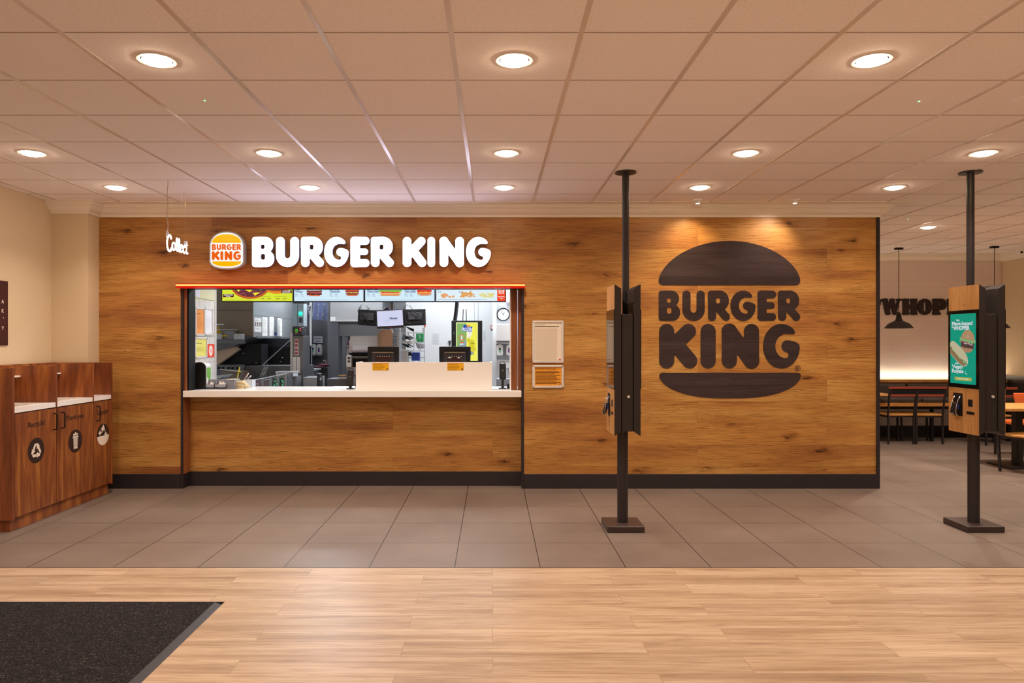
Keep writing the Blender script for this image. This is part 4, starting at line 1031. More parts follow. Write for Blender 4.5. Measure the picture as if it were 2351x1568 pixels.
# white screen panel box on the counter
YB_ = 7.47
t = thing('counter_screen', 'long plain white upstand panel on the counter, shielding the tills', 'counter screen', (pxX(973, YB_), YB_, TOP))
MB().box(pxX(817, YB_), pxX(1129.5, YB_), YB_, YB_+.03, TOP, pzZ(831.5, YB_)).build('front_panel', 'counter', t, bevel=.002)
MB().box(pxX(817, YB_), pxX(817, YB_)+.02, YB_+.03, YB_+.3, TOP, pzZ(831.5, YB_)).box(pxX(1129.5, YB_)-.02, pxX(1129.5, YB_), YB_+.03, YB_+.3, TOP, pzZ(831.5, YB_)).build('side_panels', 'counter', t)
for x0, lab in ((855, 'small yellow notice stuck to the white counter screen below the left till'), (1027, 'small yellow notice stuck to the white counter screen below the right till')):
    mp2 = facingY(YB_); a, b, c, d = pxX(x0, YB_), pxX(x0+37.5, YB_), pzZ(850.5, YB_), pzZ(833.5, YB_)
    t = thing('notice_card', lab, 'notice', ((a+b)/2, YB_, c), 'yellow notices on the counter screen')
    MB().box(a, b, YB_-.002, YB_, c, d).build('card', P('#eab21c'), t)
    MB().rect(a, b, d-.006, d, mp2, .0024).build('orange_edge', P('#dd7a12'), t)
    m = MB(); text(m, 'Allergy information', .011, mp2, a+.008, d-.018, .0026, .02, width=.1); lines(m, mp2, a+.008, b-.04, c+.008, d-.026, 4, .0026, .3, .3)
    m.build('lettering', P('#6e4a14'), t)
    MB().rect(b-.024, b-.006, c+.003, c+.022, mp2, .0024).build('logo_patch', P('#5a2c18'), t)
    m = MB(); burger_icon(m, mp2, b-.015, c+.0125, .0065, .0027); m.build('logo', P('#d9a23c'), t)
# tills
for (x0, x1, lab) in ((843.5, 916, 'black till seen from behind, left one above the white counter screen'), (1008, 1080.5, 'black till seen from behind, right one in front of the frozen drink display')):
    Yt = 7.74; a, b = pxX(x0, Yt), pxX(x1, Yt); zt_ = pzZ(795.5, Yt); t = thing('till', lab, 'till', ((a+b)/2, Yt+.05, TOP), 'black tills'); cx = (a+b)/2
    MB().prism([(a+.005, zt_-.3), (b-.005, zt_-.3), (b, zt_-.01), (b-.008, zt_), (a+.008, zt_), (a, zt_-.01)], facingY(Yt), 0, -.035).build('monitor', 'blackm', t, bevel=.006)
    MB().box(cx-.06, cx+.06, Yt+.02, Yt+.12, TOP+.01, zt_-.15).build('stand', 'black', t)
    MB().box(cx-.12, cx+.12, Yt-.03, Yt+.17, TOP, TOP+.025).build('base', 'black', t, bevel=.004)
    f = MB().box(cx-.125, cx+.125, Yt-.022, Yt, zt_-.28, zt_-.06).build('customer_display', 'black', t, bevel=.005)
    MB().box(cx-.115, cx+.115, Yt-.0245, Yt-.022, zt_-.0635-.003, zt_-.0595).build('light_bar', 'chrome', f)
    mt = facingY(Yt-.0225); k = (x0 == 1008)
    MB().rect(cx-.085, cx+.085 if not k else cx+.07, zt_-.26, zt_-.105, mt, .0006).build('display', E('#46251c', .6), f)
    m = MB()
    for i in range(6): m.rect(cx-.062+i*.026, cx-.055+i*.026, zt_-.113, zt_-.107, mt, .0012)
    if k: text(m, 'TOTAL', .013, mt, cx-.076, zt_-.128, .0012, .03); text(m, '\u00a30.00', .013, mt, cx+.03, zt_-.128, .0012, .03)
    m.build('display_text', E('#f2eee8', .9), f)
# card terminals
def terminal(x, ybase, lab, tilt, top):
    Yk = (HC-TOP)*F/(ybase-VY); X = pxX(x, Yk); t = thing('card_terminal', lab, 'card terminal', (X, Yk, TOP), 'card terminals on stands')
    MB().lathe([(.045, 0), (.045, .005), (.04, .01), (.02, .014)], (X, Yk, TOP)).build('foot', 'blackm', t, smooth=True)
    zt_ = pzZ(top, Yk)
    MB().box(X-.014, X+.014, Yk-.01, Yk+.018, TOP+.008, zt_-.1).build('stem', 'black', t, bevel=.004)
    b = MB().obox((X+.001, Yk-.012, zt_-.105), (.036, 0, 0), (0, .013, -.004), (0, .03, .085)).build('terminal_body', 'blackm', t, bevel=.01)
    MB().tube([(X-.024, Yk+.018, zt_-.03), (X-.024, Yk+.028, zt_-.004), (X-.016, Yk+.03, zt_), (X+.016, Yk+.03, zt_), (X+.024, Yk+.028, zt_-.004), (X+.024, Yk+.018, zt_-.03)], .004, 8).build('handle_loop', 'blackm', t, smooth=True)
    MB().lathe([(.007, 0), (.006, -.003)], (X, Yk-.026, zt_-.09), 16, 'y').build('badge', 'chrome', b)
    pts = smooth([(0, 0), (.05, .02), (.075, -.05), (.06, -.12), (.09, -.2)], 6)
    MB().tube([(X+.03+p[0]*tilt, Yk+.02, zt_-.09+p[1]) for p in pts], .003, 6).build('cable', 'blackm', t, smooth=True)
terminal(1154, 892.5, 'upright black card terminal with a loop handle, right of the white counter screen', 1, 831)
terminal(804.5, 893, 'black card terminal on a stand, left of the white counter screen', .35, 846)
solo('printed_sheet', MB().box(pxX(762, 7.95), pxX(815, 7.95), 7.72, 8.06, TOP, TOP+.004), 'paper', 'white printed sheet lying on the counter left of the card terminal', 'sheet', at=(pxX(790, 7.9), 7.9, TOP))
m = MB(); mtop = lambda u, v, d: Vector((u, v, TOP+.004+d)); text(m, 'Burger King', .03, mtop, pxX(786, 7.85), 7.82, .0006, .03); o = m.build('sheet_lettering', P('#e0704a'), bpy.data.objects['printed_sheet'])
solo('black_adaptor', MB().box(pxX(1164, 7.7), pxX(1176, 7.7), 7.66, 7.74, TOP, TOP+.055), 'blackm', 'small black power adaptor on the counter at the right jamb', 'adaptor', bevel=.006, at=(pxX(1170, 7.7), 7.7, TOP))
# napkin dispenser
a, b = pxX(442, 7.6), pxX(471.5, 7.6); zt_ = pzZ(831.5, 7.6); t = thing('napkin_dispenser', 'black arch-fronted dispenser with a green leafy side panel on the counter', 'dispenser', ((a+b)/2, 7.7, TOP))
cx = (a+b)/2; r_ = (b-a)/2
arch = [(a, TOP), (b, TOP)]+[(cx+r_*math.cos(q), zt_-r_*.75+r_*.75*math.sin(q)) for q in [PI*k/16 for k in range(17)]]
MB().prism(arch, facingY(7.6), 0, -.02).build('front_shell', 'blackm', t)
MB().prism([(cx+(x-cx)*.98, TOP+(z-TOP)*.985) for x, z in arch], facingY(7.6), -.02, -.155).build('body', 'alu', t)
ms = facingPX(b+.0)
MB().rect(7.635, 7.745, zt_-.25, zt_-.055, ms, .001).build('label_panel', P('#e8ece6'), t)
MB().rect(7.638, 7.742, zt_-.16, zt_-.06, ms, .0016).flat([(7.638, zt_-.16), (7.742, zt_-.16), (7.74, zt_-.23), (7.70, zt_-.2)], ms, .0016).build('green_print', P('#74b04a'), t)
m = MB(); rr = random.Random(2)
for i in range(26): m.ell(rr.uniform(7.645, 7.735), rr.uniform(zt_-.19, zt_-.065), .006, .0025, ms, .0022, 8, rr.uniform(0, 3))
m.build('leaf_print', P('#2f6b32'), t)
# grey scoop bins, ribbed caddy, napkins, clear tub
Yb = 7.62
def scoop(x0, x1, lab, pap):
    a, b = pxX(x0, Yb), pxX(x1, Yb); t = thing('scoop_bin', lab, 'bin', ((a+b)/2, Yb+.05, TOP), 'grey open-fronted bins on the counter'); z1 = TOP+.10
    m = MB()
    side = [(.012, 0), (.13, 0), (.13, .1), (.03, .1), (-.012, .03)]
    for xx in (a, b-.004): m.prism([(Yb+p[0], TOP+p[1]) for p in side], lambda u, v, d, xx=xx: Vector((xx+d, u, v)), 0, .004)
    m.box(a, b, Yb+.06, Yb+.13, TOP, TOP+.1).box(a+.012, b-.012, Yb+.012, Yb+.06, TOP, TOP+.022)
    m.prism([(Yb-.014, TOP+.022), (Yb+.06, TOP+.022), (Yb+.06, TOP+.035), (Yb-.004, TOP+.052)], lambda u, v, d: Vector((a+d, u, v)), 0, b-a)
    m.build('tray', 'grey', t)
    p = MB()
    for i in range(pap): x = b-.03-i*.016; p.add([(x-.014, Yb+.02, TOP+.045), (x+.018, Yb+.03, TOP+.045), (x+.004, Yb+.035, TOP+.075+.014*(i % 2)), (x-.006, Yb+.055, TOP+.05)], [(0, 1, 2), (0, 2, 3), (1, 3, 2)])
    p.build('paper_sachets', 'paper', t)
scoop(466.5, 491.5, 'left grey open-fronted bin beside the black dispenser', 2)
scoop(494, 519, 'right grey open-fronted bin holding white sachets', 4)
t = thing('ribbed_caddy', 'grey ribbed plastic caddy right of the open-fronted bins', 'caddy', (pxX(529, 7.64), 7.7, TOP))
m = MB(); a, b = pxX(520, 7.64), pxX(539, 7.64)
m.box(a, b, 7.64, 7.78, TOP, TOP+.1)
for i in range(6): x = a+(b-a)*i/5; m.box(x-.003, x+.003, 7.633, 7.64, TOP, TOP+.1)
m.build('body', 'grey', t); MB().box(a-.003, b+.003, 7.63, 7.785, TOP+.1, TOP+.106).build('rim', 'alu', t)
m = MB(); rr = random.Random(5)
for i in range(9): m.box(pxX(540.5, 7.68)+rr.uniform(-.004, .004), pxX(557, 7.68)+rr.uniform(-.006, .006), 7.68+rr.uniform(-.006, .006), 7.78, TOP+i*.0095, TOP+i*.0095+.0088)
solo('napkin_stack', m, mat('cream_napkins', '#d9c9a0', .9), 'stack of cream folded napkins on the counter', 'napkins', bevel=.002, at=(pxX(549, 7.7), 7.72, TOP))
m = MB().ball((pxX(562, 7.72), 7.74, TOP+.035), .028, (1, 1, .9)).ball((pxX(566, 7.72), 7.76, TOP+.02), .018, (1.3, 1, .8))
solo('crumpled_napkin', m, mat('cream_napkin', '#d9c9a0', .9), 'crumpled cream napkin right of the napkin stack', 'napkin', smooth=True, at=(pxX(562, 7.72), 7.74, TOP))
t = thing('utensil_tub', 'clear plastic tub holding steel tongs at the back of the counter', 'tub', (pxX(570, 7.9), 7.95, TOP))
a, b = pxX(561, 7.88), pxX(577, 7.88)
MB().box(a, b, 7.88, 7.885, TOP, TOP+.085).box(a, a+.003, 7.88, 8.02, TOP, TOP+.085).box(b-.003, b, 7.88, 8.02, TOP, TOP+.085).box(a, b, 8.02, 8.023, TOP, TOP+.085).box(a-.006, b+.01, 7.874, 7.88, TOP+.083, TOP+.088).build('tub', 'clear', t)
for (xa_, za, xb_, zb_) in ((561, 872, 571, 856), (566, 872, 577, 862), (560, 872, 568, 864)):
    p, q = px(xa_, za, 7.93), px(xb_, zb_, 7.95); MB().tube([p, (p+q)/2, q], [.006, .008, .007], 8).build('tongs', 'chrome', t, smooth=True)

# ================================================================ TILED WALL NOTICES
mT = facingPX(XT)
def tY(x): return XT*F/(x-VX)
def frame_left(lab, x0, x1, y0, y1, colr, head, grp='framed notices on the tiled wall'):
    Ya, Yb2 = tY(x0), tY(x1); zt2 = HC-(y0-VY)*Ya/F; zb2 = HC-(y1-VY)*Ya/F
    def cont(t, mp, a, b, c, d):
        MB().rect(a, b, c, d, mp, .004).build('sheet', P(colr), t)
        m = MB(); (text(m, head, .03, mp, a+.02, d-.06, .0056, .02, width=(b-a)*.5) if head != 'Notes' else None); lines(m, mp, a+.02, b-.02, c+.06, d-.09, 12, .0056, .2, .5); m.build('lettering', P({'#e99a55': '#b5703c', '#e6e3e8': '#d6d2d8', '#e0d870': '#b0a860'}[colr]), t)
    snap_frame('poster_frame', lab, Ya, Yb2, zb2, zt2, 0, cont, grp, .02, True, mT)
frame_left('narrow silver frame with an orange sheet on the white tiled wall', 447, 468.5, 705, 771, '#e99a55', 'Information')
frame_left('narrow silver frame with a blank white sheet on the white tiled wall', 469, 487.5, 706, 770, '#e6e3e8', 'Notes')
frame_left('silver frame with a yellow sheet on the white tiled wall', 446.5, 474, 774, 823, '#e0d870', 'Hand wash')
Ya, Yb2 = tY(475), tY(491.5)
t = thing('red_notice', 'red notice with a pale oval on the white tiled wall', 'notice', (XT, (Ya+Yb2)/2, 1.45))
z1_, z0_ = HC-(790-VY)*Ya/F, HC-(821-VY)*Ya/F
MB().box(XT, XT+.003, Ya, Yb2, z0_, z1_).build('card', P('#dc4330'), t)
mm = (Ya+Yb2)/2; zz = (z0_+z1_)/2
MB().ell(mm, zz, .055, .062, mT, .0036).build('white_oval', P('#f2d8cc'), t)
m = MB(); text(m, 'START', .018, mT, mm, zz+.008, .0042, .03, 'CENTER', width=.06); text(m, 'SAFE', .018, mT, mm, zz-.018, .0042, .03, 'CENTER', width=.06); m.build('lettering', P('#d04a36'), t)
Ya, Yb2 = tY(438), tY(474)
t = thing('whiteboard', 'glossy planning board with lilac notes high on the tiled wall', 'board', (XT, (Ya+Yb2)/2, 2.2))
zb2 = HC-(684-VY)*7.75/F
MB().box(XT, XT+.012, 7.60, 8.24, zb2, 2.5).build('board', mat('board_cream', '#d8d6bc', .15), t, bevel=.002)
mW = facingPX(XT+.012)
MB().rect(7.61, 7.72, zb2+.02, zb2+.2, mW, .001).rect(7.73, 7.82, zb2-.05+.06, zb2+.16, mW, .001).build('note_sheets', P('#d9d6ee'), t)
m = MB(); lines(m, mW, 7.62, 7.71, zb2+.03, zb2+.19, 5, .0016, .15, .4); m.build('writing', P('#9c97c8'), t)
MB().box(XT, XT+.03, 8.30, 8.32, .9, 1.30).build('x', 'white') if False else None

# ================================================================ MENU SCREENS
YM = 8.9; mM = facingY(YM)
bord = [508.5, 673.5, 836.5, 999.5, 1162.5]; zb_ = pzZ(693.5, YM)
def mx(x): return pxX(x, YM)
def mz(y): return pzZ(y, YM)
labs = ['menu screen with a lime-yellow burger advert, first from the left', 'pale blue menu screen showing two beef burgers, second from the left', 'pale blue menu screen showing chicken burgers, third from the left', 'pale blue menu screen showing sides with an orange-red strip, fourth from the left']
def burger_art(p, cx, z, w, lay, base=.0006):
    """stack of wavy layers upwards from z"""
    rn = random.Random(int(cx*1000)+9); y = z
    MB().ell(cx, z+.001, w*.56, .003, mM, .0062).build('shadow', E('#8fa3ae', .9), p)
    for i, (nm, colr, h, ww) in enumerate(lay):
        n = 14; am = h*.22 if nm not in ('bun_base', 'bun_crown') else 0
        if nm == 'bun_base': poly = [(cx-w*ww/2*.85, y), (cx+w*ww/2*.85, y), (cx+w*ww/2, y+h), (cx-w*ww/2, y+h)]
        elif nm == 'bun_crown': poly = dome(cx-w*ww/2, cx+w*ww/2, y, y+h)
        else: poly = [(cx-w*ww/2+w*ww*k/n, y-am+rn.uniform(-am, am)) for k in range(n+1)]+[(cx+w*ww/2-w*ww*k/n, y+h+rn.uniform(-am, am)) for k in range(n+1)]
        MB().flat(poly, mM, .0068+i*.0004).build(nm, E(colr, .95), p); y += h*.92
for i in range(4):
    a, b = mx(bord[i]), mx(bord[i+1]); t = thing('menu_screen', labs[i], 'menu screen', ((a+b)/2, YM, zb_), 'menu screens above the kitchen')
    MB().box(a+.001, b-.001, YM, YM+.05, zb_, zb_+.51).build('bezel', mat('screen_bezel', '#1c1826', .3), t, bevel=.002)
    MB().box((a+b)/2-.02, (a+b)/2+.02, YM+.05, YM+.08, zb_+.2, ZK).build('ceiling_hanger', 'black', t)
    ds = MB().box(a+.012, b-.012, YM-.004, YM, zb_+.013, zb_+.498).build('display', E(['#dbe63a', '#d3ecf8', '#d3ecf8', '#dff0f8'][i], 1.0), t)
    if i == 0:
        cx = mx(575)
        MB().flat([(cx+.03, zb_+.05), (cx+.28, zb_+.14), (cx+.3, zb_+.22), (cx, zb_+.2)], mM, .0046).build('cast_shadow', E('#c9c42c', .95), ds)
        MB().flat([(cx+.245*math.cos(q), zb_+.205+.165*math.sin(q)) for q in [PI+PI*k/20 for k in range(21)]], mM, .0052).build('bun_base', E('#c8632c', .95), ds)
        MB().flat([(cx+.22*math.cos(q), zb_+.21+.145*math.sin(q)) for q in [PI+PI*k/20 for k in range(21)]], mM, .0058).build('patty', E('#6d3440', .9), ds)
        m = MB(); rn = random.Random(4)
        for k in range(70):
            q, r = rn.uniform(PI, 2*PI), rn.uniform(.3, .95); m.ell(cx+.22*r*math.cos(q), zb_+.21+.14*r*math.sin(q), .010, .005, mM, .0063, 8, rn.uniform(0, 3))
        m.build('patty_texture', E('#a85a60', .9), ds)
        MB().flat([(cx-.09, zb_+.165), (cx+.06, zb_+.185), (cx-.005, zb_+.125)], mM, .0068).flat([(cx+.03, zb_+.115), (cx+.13, zb_+.125), (cx+.06, zb_+.08)], mM, .0068).flat([(cx+.12, zb_+.15), (cx+.24, zb_+.17), (cx+.22, zb_+.20), (cx+.13, zb_+.19)], mM, .0068).flat([(cx-.22, zb_+.2), (cx-.15, zb_+.13), (cx-.11, zb_+.17)], mM, .0068).build('cheese', E('#f7e23a', 1), ds)
        cx2 = mx(636)
        MB().flat([(cx2+.16*math.cos(q), zb_+.19+.085*math.sin(q)) for q in [PI+PI*k/20 for k in range(21)]], mM, .0052).build('bun_base', E('#e98a2e', .95), ds)
        MB().flat([(cx2+.10*math.cos(q), zb_+.155+.018*math.sin(q)) for q in [2*PI*k/16 for k in range(16)]], mM, .0058).build('filling', E('#a84a28', .95), ds)
        br_ = E('#5c2026', .9)
        MB().rect(mx(512), mx(537), mz(682.5), mz(675), mM, .0052).rect(mx(646), mx(670.5), mz(673.5), mz(666.5), mM, .0066).build('label_box', br_, ds)
        m = MB(); text(m, 'Memphis BBQ', .017, mM, mx(524.5), mz(678.2), .0058, .05, 'CENTER', width=.11); text(m, 'Double', .017, mM, mx(524.5), mz(681.8), .0058, .05, 'CENTER', width=.055)
        text(m, 'Memphis BBQ', .015, mM, mx(658), mz(669.3), .0072, .05, 'CENTER', width=.1); text(m, 'Crispy Chicken', .015, mM, mx(658), mz(672.8), .0072, .05, 'CENTER', width=.11)
        m.build('label_lettering', E('#f6eef0', 1), ds)
        m = MB(); text(m, 'Memphis BBQ Double', .012, mM, mx(610), mz(681), .0052, .02, 'CENTER', width=.115); text(m, 'Memphis BBQ Crispy Chicken', .012, mM, mx(645), mz(681), .0052, .02, 'CENTER', width=.15)
        for tx, x in (('\u00a39.49', 603), ('\u00a37.49', 618), ('\u00a38.49', 638), ('\u00a36.49', 653.5)): text(m, tx, .021, mM, mx(x), mz(687), .0052, .03, 'CENTER')
        lines(m, mM, mx(515), mx(578), mz(690.6), mz(688), 1, .0052, .3, 0); m.build('prices', E('#5b5a1c', .9), ds)
    if i in (1, 2):
        T = [((675, "Double", "'Whopper'"), (754, 'Bacon Double', 'Cheeseburger')), ((840, 'Bacon & Cheese', 'Chicken Royale'), (926, 'Bacon & Cheese', 'Crispy Chicken'))][i-1]
        m = MB(); blue = E('#3c5c94', .9)
        for (x, l1, l2) in T:
            text(m, l1, .021, mM, mx(x+3), mz(666.6), .0052, .05); text(m, l2, .023, mM, mx(x+3), mz(671.2), .0052, .05)
            for dx, pr in ((3, '\u00a35.49'), (15, '\u00a37.49')): text(m, pr, .015, mM, mx(x+dx), mz(678), .0052, .03); lines(m, mM, mx(x+dx), mx(x+dx+8), mz(681), mz(679.4), 1, .0052, .3, 0); lines(m, mM, mx(x+dx), mx(x+dx+5), mz(675.4), mz(674), 1, .0052, .3, 0)
        lines(m, mM, mx(bord[i]+24), mx(bord[i]+140), mz(690), mz(687.6), 2, .0052, .25, .2)
        m.build('menu_lettering', blue, ds)
        beef = [('bun_base', '#e8784a', .018, .9), ('patty', '#5e2f3a', .022, 1.12), ('tomato', '#d9634c', .014, 1.0), ('patty', '#7c3f48', .022, 1.14), ('sauce', '#f3e9dc', .008, .9), ('lettuce', '#7fb04a', .014, 1.1), ('bun_crown', '#d9854a', .06, 1.05)]
        chee = [('bun_base', '#e8743e', .018, .85), ('patty', '#8c4640', .02, 1.0), ('cheese', '#f6d83a', .014, .9), ('patty', '#9c4a44', .022, 1.08), ('bacon', '#e0503c', .014, 1.1), ('cheese', '#f6d83a', .012, .8), ('bun_crown', '#d9854a', .06, 1.0)]
        roy = [('bun_base', '#e89a5a', .024, 1.0), ('chicken', '#f0b070', .018, 1.05), ('tomato', '#e0503c', .018, .9), ('lettuce', '#7fc04a', .02, 1.15), ('bun_crown', '#d99a5a', .05, 1.0)]
        cri = [('bun_base', '#e8946a', .018, .75), ('chicken', '#e88a4a', .026, 1.1), ('cheese', '#f6d060', .012, .9), ('bacon', '#e0402c', .024, 1.15), ('bun_crown', '#d98a4a', .06, 1.0)]
        if i == 1: burger_art(ds, mx(722), mz(679.5), .17, beef); burger_art(ds, mx(809), mz(679), .16, chee)
        else: burger_art(ds, mx(896), mz(679), .255, roy); burger_art(ds, mx(974.5), mz(678.5), .16, cri)
    if i == 3:
        m = MB(); rn = random.Random(8)
        for k in range(9): m.ell(mx(1027)+rn.uniform(-.075, .075), mz(682)+rn.uniform(0, .035), .02, .013, mM, .0052+k*.0001, 12, rn.uniform(-1, 1))
        m.build('nuggets', E('#eba468', .95), ds)
        m = MB()
        for k in range(26):
            a_ = rn.uniform(0, PI); cxx, czz = mx(1075)+rn.uniform(-.08, .08), mz(682)+rn.uniform(0, .06); m.flat([(cxx+.03*math.cos(a_)-.006*math.sin(a_), czz+.02*math.sin(a_)+.006*math.cos(a_)), (cxx+.03*math.cos(a_)+.006*math.sin(a_), czz+.02*math.sin(a_)-.006*math.cos(a_)), (cxx-.03*math.cos(a_)+.006*math.sin(a_), czz-.02*math.sin(a_)-.006*math.cos(a_)), (cxx-.03*math.cos(a_)-.006*math.sin(a_), czz-.02*math.sin(a_)+.006*math.cos(a_))], mM, .0052+k*.00005)
        m.build('onion_rings', E('#e8a050', .95), ds)
        m = MB()
        for k in range(32):
            a_ = rn.uniform(0, PI); cxx, czz = mx(1117)+rn.uniform(-.085, .085), mz(682.5)+rn.uniform(0, .05); m.flat([(cxx+.028*math.cos(a_)-.004*math.sin(a_), czz+.018*math.sin(a_)+.004*math.cos(a_)), (cxx+.028*math.cos(a_)+.004*math.sin(a_), czz+.018*math.sin(a_)-.004*math.cos(a_)), (cxx-.028*math.cos(a_)+.004*math.sin(a_), czz-.018*math.sin(a_)-.004*math.cos(a_)), (cxx-.028*math.cos(a_)-.004*math.sin(a_), czz-.018*math.sin(a_)+.004*math.cos(a_))], mM, .0052+k*.00005)
        m.build('fries', E('#e6dc7a', .95), ds)
        m = MB()
        for x in (1005, 1053): text(m, '\u00a33.49', .02, mM, mx(x), mz(672), .0052, .03); lines(m, mM, mx(x), mx(x+5), mz(668), mz(666.8), 1, .0052, .3, 0)
        lines(m, mM, mx(1005), mx(1118), mz(688.5), mz(687), 1, .0052, .3, 0); m.build('menu_lettering', E('#4c6c9c', .9), ds)
        MB().rect(mx(1141.5), mx(1160.2), zb_+.013, zb_+.498, mM, .0052).build('red_strip', E('#ee4a24', 1), ds)
        m = MB(); text(m, 'Spend & Sip', .018, mM, mx(1151), mz(682), .0058, .05, 'CENTER', width=.08); text(m, 'FREE', .016, mM, mx(1151), mz(686), .0058, .05, 'CENTER', width=.035)
        m.prism([(mx(1145), mz(674)), (mx(1157), mz(674)), (mx(1158), mz(664)), (mx(1145), mz(664))], mM, .0058, .006); m.build('strip_lettering', E('#fbe6e0', 1), ds)
        m = MB(); burger_icon(m, mM, mx(1151), mz(668.5), .026, .0066); m.build('strip_logo', E('#ee6a4a', 1), ds)
# ================================================================ KITCHEN EQUIPMENT
GY = facingY
# --- extractor hood left
YH = 9.6; xs1 = pxX(581, YH)
t = thing('extractor_hood', 'large steel extractor hood at the left of the kitchen', 'extractor hood', ((-4.4+xs1)/2, 10.5, 1.6))
MB().box(-4.4, xs1, YH, 11.5, 1.61, ZK).build('canopy', 'steel_b', t)
MB().box(xs1, xs1+.006, YH+.0, 11.5, 1.60, ZK).build('side_cladding', 'steel', t)
MB().box(-4.4, xs1-.01, YH-.003, YH, 1.966, 1.972).box(xs1+.006, xs1+.0075, YH, 11.5, 1.900, 1.905).build('seam', 'dgrey', t)
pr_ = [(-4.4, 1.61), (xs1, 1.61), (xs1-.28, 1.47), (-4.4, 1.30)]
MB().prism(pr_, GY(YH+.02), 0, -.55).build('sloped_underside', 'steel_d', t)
MB().box(xs1, xs1+.02, YH+.1, 11.4, 1.585, 1.612).build('lip', 'steel_m', t)
mH = facingPX(xs1+.006)
def hY(x): return xs1*F/(x-VX)
for (x0, x1, y0, y1, lab, kind) in ((582.5, 598.5, 729, 762, 'white instruction sheet with four small pictures on the hood side', 1), (601, 612.5, 727, 771, 'long narrow white list on the hood side, nearest the picture sheet', 0), (617.5, 627.5, 727, 771, 'long narrow white list on the hood side above the blue diamond sticker', 0), (636, 646, 730, 771, 'long narrow white list farthest along the hood side', 0)):
    Ya, Yb2 = hY(x0), hY(x1); z1_, z0_ = HC-(y0-VY)*Ya/F, HC-(y1-VY)*Ya/F
    t2 = thing('hood_notice', lab, 'notice', (xs1, (Ya+Yb2)/2, z0_), 'paper sheets on the hood')
    MB().box(xs1+.006, xs1+.009, Ya, Yb2, z0_, z1_).build('sheet', 'paper', t2)
    m9 = facingPX(xs1+.009); m = MB(); lines(m, m9, Ya+.02, Yb2-.03, z0_+.03, z1_-.02, 10 if not kind else 4, .001, .12, .5); m.build('lettering', P('#9a9ca0'), t2)
    if kind:
        m = MB()
        for k in range(4): m.rect(Ya+.03+k*.075, Ya+.06+k*.075, z0_+.08, z0_+.14, m9, .0014)
        m.build('pictures', P('#6e4a3c'), t2)
Ya = hY(628); Yb2 = hY(635); t2 = mT2 = facingPX(xs1+.006); zc = HC-(766-VY)*Ya/F
solo('blue_sticker', MB().prism([((Ya+Yb2)/2, zc-.03), (Yb2, zc), ((Ya+Yb2)/2, zc+.03), (Ya, zc)], mH, 0, .002), P('#3a4a9c'), 'small blue diamond sticker between the lists on the hood', 'sticker', at=(xs1, Ya, zc))
# --- fry station: dark slanted guards, trough, bench
t = thing('fry_station', 'dark fry station with slanted black guards under the left hood', 'fry station', (-3.4, 10.2, 0))
MB().box(-4.4, pxX(668, 10.3), 10.28, 11.45, 0, pzZ(795, 10.3)).build('rear_guard', mat('burnt_black_steel', '#1b1a1e', .45, .3), t)
MB().prism([(pxX(494, 9.9), pzZ(842, 9.9)), (pxX(545, 9.9), pzZ(805, 9.9)), (pxX(568, 9.9), pzZ(790, 9.9)), (pxX(600, 9.9), pzZ(790, 9.9)), (pxX(600, 9.9), pzZ(842, 9.9))], GY(9.9), 0, -.3).build('slanted_guard', mat('burnt_black_steel_b', '#1b1a1e', .45, .3), t)
MB().prism([(pxX(480, 9.75), pzZ(846, 9.75)), (pxX(480, 9.75), pzZ(789, 9.75)), (pxX(527, 9.75), pzZ(789, 9.75)), (pxX(549, 9.75), pzZ(802, 9.75)), (pxX(497, 9.75), pzZ(839, 9.75))], GY(9.75), 0, -.1).build('splash_panel', mat('bronze_steel', '#e6c8aa', .4, .1), t)
p, q = px(602, 839, 9.8), px(668, 779, 10.2); MB().obox((p+q)/2, (q-p)/2, (0, .01, 0), (0, 0, .006)).build('edge_rail', 'steel_m', t)
MB().bpx(494, 700, 840, 1000, 9.7, .5).build('bench', 'steel_d', t)
MB().box(pxX(494, 9.55), pxX(553, 9.55), 9.55, 9.7, pzZ(851, 9.55), pzZ(838, 9.55)).build('control_panel', 'steel_d', t)
for x in (503, 512, 525, 534, 546): MB().lathe([(.016, 0), (.014, -.02), (0, -.022)], px(x, 845, 9.55), 14, 'y').build('knob', 'blackm', t, smooth=True)
tr = MB().prism([(pxX(515, 9.2), pzZ(880, 9.2)), (pxX(549, 9.2), pzZ(880, 9.2)), (pxX(553, 9.2), pzZ(853, 9.2)), (pxX(508, 9.2), pzZ(850, 9.2))], GY(9.2), 0, -.3).build('chip_trough', 'steel_b', t)
p, q = px(505, 848, 9.19), px(554, 854, 9.19); MB().tube([p, q], .010, 8).build('trough_rim', 'steel', tr, smooth=True)
m = MB()
for (xa_, ya_, xb_, yb_) in ((598, 866, 608, 838), (603, 866, 609, 843), (609, 865, 615, 838), (604, 862, 616, 843)): m.tube([px(xa_, ya_, 9.4), px(xb_, yb_, 9.5)], .007, 6)
m.build('basket_handles', 'chrome', t)
m = MB()
for (x, y) in ((559, 811), (588, 833), (648, 821), (644, 830), (586, 844)): m.ball(px(x, y, 9.88 if x < 600 else 10.27), .012, (1.4, .6, .6))
m.build('bolts', 'chrome', t)
p, q = px(545, 868, 9.1), px(550, 843, 9.2); solo('long_brush', MB().tube([p, p+(q-p)*.55], .008, 8).tube([p+(q-p)*.5, p+(q-p)*.62], .022, 8).tube([p+(q-p)*.6, q], .008, 8), mat('yellow_brush', '#d8bf3a', .5), 'thin utensil with a yellow collar standing in the fry station', 'utensil', smooth=True, at=p)
t = thing('bread_tray', 'shallow steel tray behind the black dispenser', 'tray', px(495, 872, 8.6))
